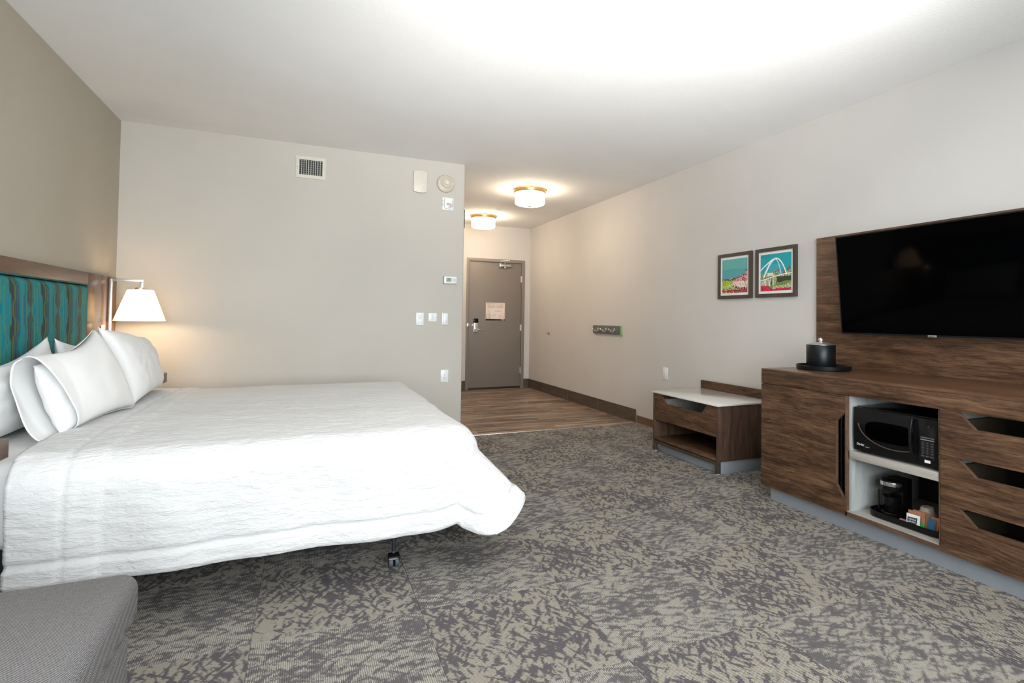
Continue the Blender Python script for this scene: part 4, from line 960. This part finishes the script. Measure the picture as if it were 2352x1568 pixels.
def duvet():
    A0, A1 = -.965, .665          # cloth start at the pillows, mattress foot line
    Bc, Bh = 3.665, .955          # centre line and half width of the flat top
    drop_n, drop_f = .54, .54     # overhang on the sides and foot
    na, nb_ = 230, 250
    a_ = np.concatenate([np.linspace(A0, A1, 140), np.linspace(A1, A1+drop_f, na-139)[1:]])
    b_ = np.concatenate([np.linspace(-Bh-drop_n, -Bh, 80)[:-1], np.linspace(-Bh, Bh, 92), np.linspace(Bh, Bh+drop_n, 80)[1:]])
    ztop = .668
    R_ = .13
    def prof(d, flare):
        q = R_*PI/2
        if d < q:
            t = d/R_; return R_*math.sin(t), R_*(1-math.cos(t))
        e = d-q
        return R_+flare*e, R_+e*math.sqrt(max(0, 1-flare*flare))
    pts = []
    for a in a_:
        for b in b_:
            da = max(0, a-A1); db = max(0, abs(b)-Bh); sg = 1 if b > 0 else -1
            x = min(a, A1); y = Bc+sg*min(abs(b), Bh); z = ztop
            crown = .012*(1-(min(abs(b), Bh)/Bh)**4)
            if da > 0 or db > 0:
                d = max(da, db)
                L = math.hypot(da, db); ux, uy = da/L, db/L; d *= 1-.04*(2*ux*uy)**2
                fl = .68*ux*ux+.45*ux*uy
                h, v = prof(d, min(fl, .75))
                v += .085*min(1, math.atan2(da, db)/.4)*math.exp(-((math.atan2(da, db)-.80)/.46)**2)*min(1, d/.45)**2*(1 if da > 0 else 0)
                v -= .022*math.exp(-((a-A1-.01)/.07)**2)*min(1, db/.4)**2
                x += ux*h; y += sg*uy*h; z -= v
                # soft folds on the hanging cloth
                k = min(1, d/.3)
                wv = .012*math.sin(a*7.1+1.3*sg)*k+.008*math.sin(a*17.3+b*2)*k
                y += sg*uy*wv
                wf_ = .012*math.sin(b*6.3+.6)*k
                x += ux*wf_
            else: z += crown
            # sleeve band near the head, seams
            pts.append([x, y, z])
    P = np.array(pts).reshape(len(a_), len(b_), 3)
    for _ in range(10):                 # relax the creases of the corner
        P[1:-1] = .25*P[:-2]+.5*P[1:-1]+.25*P[2:]
        P[:, 1:-1] = .25*P[:, :-2]+.5*P[:, 1:-1]+.25*P[:, 2:]
    # normals for displacement
    du = np.gradient(P, axis=0); dv = np.gradient(P, axis=1); Nn_ = np.cross(du, dv); Nn_ /= np.linalg.norm(Nn_, axis=2, keepdims=True)+1e-9
    for _ in range(12):
        Nn_[1:-1] = .25*Nn_[:-2]+.5*Nn_[1:-1]+.25*Nn_[2:]; Nn_[:, 1:-1] = .25*Nn_[:, :-2]+.5*Nn_[:, 1:-1]+.25*Nn_[:, 2:]
    Nn_ /= np.linalg.norm(Nn_, axis=2, keepdims=True)+1e-9
    Aa = a_[:, None].repeat(len(b_), 1); Bb = b_[None].repeat(len(a_), 0)
    disp = np.zeros(Aa.shape)
    for i in range(len(a_)):
        for j in range(len(b_)):
            q = (Aa[i, j], Bb[i, j])
            disp[i, j] = .0026*noise.noise(Vector((q[0]*11, q[1]*30, 1.7)))+.005*noise.noise(Vector((q[0]*3, q[1]*5, 9.1)))+.0022*noise.noise(Vector((q[0]*24, q[1]*70, 4.4)))
    band = (Aa < -.69); disp += band*.006
    disp -= .007*np.exp(-((Aa+.80)/.008)**2)+.004*np.exp(-((Aa+.69)/.006)**2)
    dd = np.maximum(np.maximum(0, Aa-A1)/drop_f, np.maximum(0, np.abs(Bb)-Bh)/drop_n)
    hemn = np.minimum((drop_n-np.maximum(0, np.abs(Bb)-Bh)), (drop_f-np.maximum(0, Aa-A1)))
    disp -= .010*np.exp(-((hemn-.085)/.010)**2)-.006*(hemn < .075)*(hemn > .01)
    P += Nn_*disp[..., None]
    m = MB(); m.grid(P.reshape(-1, 3).tolist(), len(a_), len(b_))
    o = m.build('duvet', M['duvet'], None, smooth=180, recalc=False)
    b = bmesh.new(); b.from_mesh(o.data); bmesh.ops.recalc_face_normals(b, faces=b.faces)
    up = sum(f.normal.z for f in b.faces)
    if up < 0: bmesh.ops.reverse_faces(b, faces=b.faces)
    b.to_mesh(o.data); b.free()
    s = o.modifiers.new('thick', 'SOLIDIFY'); s.thickness = .022; s.offset = -1
    return tag(o, 'crinkled white duvet draped over the bed to its foot', 'duvet')
duvet()

def pillow(name, L, Hh, Th, base, lean, yaw, label, seed, ears=.05, open_case=False, sag=.0, tops=(1, .12, 1)):
    """L along y, Hh up, Th thick; base = bottom centre; leans back towards -x"""
    Rm = Matrix.Translation(Vector(base)) @ Matrix.Rotation(yaw, 4, 'Z') @ Matrix.Rotation(-lean, 4, 'Y')
    def shape(nu, nv, L, Hh, Th, u0=-1.0, side=None):
        V = []
        for s in ((-1, 1) if side is None else (side,)):
            for u in np.linspace(-1, 1, nu):
                for v in np.linspace(-1, 1, nv):
                    pinch_v = 1-ears*2.0*(1-u*u)**1.0*0-.09*(1-abs(u)**2.2)*abs(v)**6
                    pinch_u = 1-.07*(1-abs(v)**2.2)*abs(u)**6
                    prof = max(0, (1-abs(u)**2.6))**.50*max(0, (1-abs(v)**2.4))**.52
                    wr = .013*noise.noise(Vector((u*2.3+seed, v*2.1, s*3.)))+.0065*noise.noise(Vector((u*7+seed, v*6, s*5.)))
                    t = s*(Th/2*prof+.0015)+wr*prof
                    y = L/2*u*pinch_u; tz = tops[0]+(tops[2]-tops[0])*(u+1)/2-tops[1]*(1-abs(u)**1.7)
                    z = Hh/2+Hh/2*v*pinch_v+.010*noise.noise(Vector((u*1.7, seed, v)))*(v > 0)
                    z = z*(1+(tz-1)*max(0, (v+1)/2)**1.5)
                    z -= sag*(1-u*u)*(v+1)/2*0
                    V.append(Rm @ Vector((t, y, z)))
        return V
    nu, nv = 44, 34
    V = shape(nu, nv, L, Hh, Th); n = nu*nv; fs = []
    for k in (0, n): fs += [(k+i*nv+j, k+i*nv+j+1, k+(i+1)*nv+j+1, k+(i+1)*nv+j) for i in range(nu-1) for j in range(nv-1)]
    bd = [i*nv for i in range(nu)]+[(nu-1)*nv+j for j in range(1, nv)]+[i*nv+nv-1 for i in range(nu-2, -1, -1)]+[j for j in range(nv-2, 0, -1)]
    fs += [(bd[i], bd[(i+1) % len(bd)], n+bd[(i+1) % len(bd)], n+bd[i]) for i in range(len(bd))]
    o = MB().add(V, fs).build(name, M['linen'], None, smooth=180)
    tag(o, label, 'pillow', 'white pillows at the head of the bed')
    return o, Rm
zb = .655
pillow('pillow', .92, .415, .13, (-1.19, 3.29, zb-.012), .14, 0, 'white pillow against the headboard behind the open-ended one', 1.3, tops=(.85, .14, 1.02))
pillow('pillow', .84, .415, .13, (-1.19, 4.26, zb-.012), .14, 0, 'white pillow against the headboard at the far side of the bed', 5.9, tops=(1.0, .13, 1.0))
pillow('pillow', .86, .46, .19, (-.880, 4.13, zb+.036), .36, .05, 'plump white pillow at the far side in front of another', 9.2, tops=(1.0, .02, .80))
# front pillow in an open-ended case
def open_pillow():
    L, Hh, Th = .66, .46, .175
    Rm = Matrix.Translation(Vector((-.903, 3.32, zb+.038))) @ Matrix.Rotation(-.20, 4, 'Z') @ Matrix.Rotation(-.42, 4, 'Y')
    root = thing('pillow', (-1.0, 3.44, zb), 'large white pillow whose case hangs open at its near end', 'pillow', 'white pillows at the head of the bed')
    def prof(u, v, p=2.6): return max(0, (1-abs(u)**p))**.5*max(0, (1-abs(v)**2.4))**.52
    # insert
    nu, nv = 30, 26; V = []; fs = []
    for s in (-1, 1):
        for u in np.linspace(-1, 1, nu):
            for v in np.linspace(-1, 1, nv):
                pf = prof(u, v); V.append(Rm @ Vector((s*(Th/2*.82*pf+.0005)-.012*(v+1)*.5+.012*noise.noise(Vector((u*3, v*3, s)))*pf, .03+L/2*.90*u+.03*v*(u < 0)*-u, Hh*.40+Hh/2*.70*v-.045*(max(0, 1-u)/2)**1.5)))
    n = nu*nv
    for k in (0, n): fs += [(k+i*nv+j, k+i*nv+j+1, k+(i+1)*nv+j+1, k+(i+1)*nv+j) for i in range(nu-1) for j in range(nv-1)]
    bd = [i*nv for i in range(nu)]+[(nu-1)*nv+j for j in range(1, nv)]+[i*nv+nv-1 for i in range(nu-2, -1, -1)]+[j for j in range(nv-2, 0, -1)]
    fs += [(bd[i], bd[(i+1) % len(bd)], n+bd[(i+1) % len(bd)], n+bd[i]) for i in range(len(bd))]
    MB().add(V, fs).build('insert', M['linen'], root, smooth=180)
    # case: front panel ends early with a slanted hem, back panel runs on past the insert
    nu, nv = 60, 30
    m = MB()
    for s in (1, -1):
        V = []
        for i in range(nu):
            for v in np.linspace(-1, 1, nv):
                tt = i/(nu-1)                                  # 0 open end, 1 closed end
                if s > 0: st = -1.0+.02+.30*((1-v)/2)**1.6     # slanted front hem
                else: st = -1.16+.30*((1+v)/2)+.02*math.sin(v*4)
                u = st+(1-st)*tt
                ue = max(u, -.62)                              # keeps the case open at the near end
                pr = max(0, (1-abs(ue)**2.6))**.5*max(0, (1-abs(v)**2.4))**.52
                flare = 1.0+.10*max(0, -u-.5)
                t = s*(Th/2*pr*flare+.004)+.007*noise.noise(Vector((u*2.6+3, v*2.2, s*3.)))*pr
                pv = 1-.10*(1-abs(u)**2.2)*abs(v)**6*(u > -.6)-.10*(1-.6**2.2)*abs(v)**6*(u <= -.6)
                if s < 0 and u < -.9: t += .02*(-.9-u)*5*(1-v*v)
                pu = 1-.07*(1-abs(v)**2.2)*abs(u)**6*(u > 0)
                tz = .86+.13*max(0, (u+.35)/1.35)**1.8-.05*(1-abs(u)**1.7)*(u > -1)
                yy_ = L/2*u*pu*(1-.10*(v+1)/2*(u > 0))
                V.append(Rm @ Vector((t, yy_, (Hh/2+Hh/2*v*pv)*(1+(tz-1)*max(0, (v+1)/2)**1.5)-.045*(max(0, 1-max(-1, u))/2)**1.5)))
        m.grid(V, nu, nv)
    cs = m.build('pillowcase', M['linen'], root, smooth=180)
    sm = cs.modifiers.new('thick', 'SOLIDIFY'); sm.thickness = .003
open_pillow()

# ================================================================== SOFA CORNER IN THE FOREGROUND
sf_ = thing('sofa', (-.86, .5, 0), 'grey tweed sofa whose padded arm fills the lower left corner', 'sofa')
def soft(name, x0, x1, y0, y1, z0, z1, r, seg=6): return MB().box(x0, x1, y0, y1, z0, z1).build(name, M['tweed'], sf_, r, seg)
AX = -.340
# padded arm: rolled top over an upright arm body
pr = []
ytop0, ytop1 = 1.20, 1.502
zt0, zt1 = .498, .627
r_ = .032
for (cx_, cz_, a0) in ((AX+.014-r_, zt1-r_, 0), (-1.30+r_, zt1-r_, PI/2)):
    for a in np.linspace(a0, a0+PI/2, 8): pr.append((cx_+r_*math.cos(a), cz_+r_*math.sin(a)))
pr += [(-1.30, zt0)]
for a in np.linspace(-PI/2, 0, 6): pr.append((AX+.014-.045+.045*math.cos(a)*1.0, zt0+.05+.05*math.sin(a)))
MB().prism(pr, 1, ytop0-.15, ytop1).build('arm_pad', M['tweed'], sf_, .012, 3)
soft('arm', -1.30, AX, ytop0-.15, ytop1-.006, .06, .4985, .010, 3)
soft('seat_base', -1.30, AX-.03, -.42, ytop0-.15, .06, .30, .012, 3)
for a, b in ((.315, ytop0-.155), (-.42, .31)): soft('seat_cushion', -1.10, AX-.01, a, b, .30, .45, .035)
for a, b in ((.315, ytop0-.155), (-.42, .31)): soft('back_cushion', -1.29, -1.08, a, b, .45, .85, .05)
soft('arm', -1.30, AX, -.72, -.425, .06, .62, .02, 3)
for x in (-1.22, -.42):
    for y in (-.64, 1.42): MB().cyl((x, y, 0), .022, 0, .062, 2, 16).build('leg', M['dark_metal'], sf_, smooth=True)
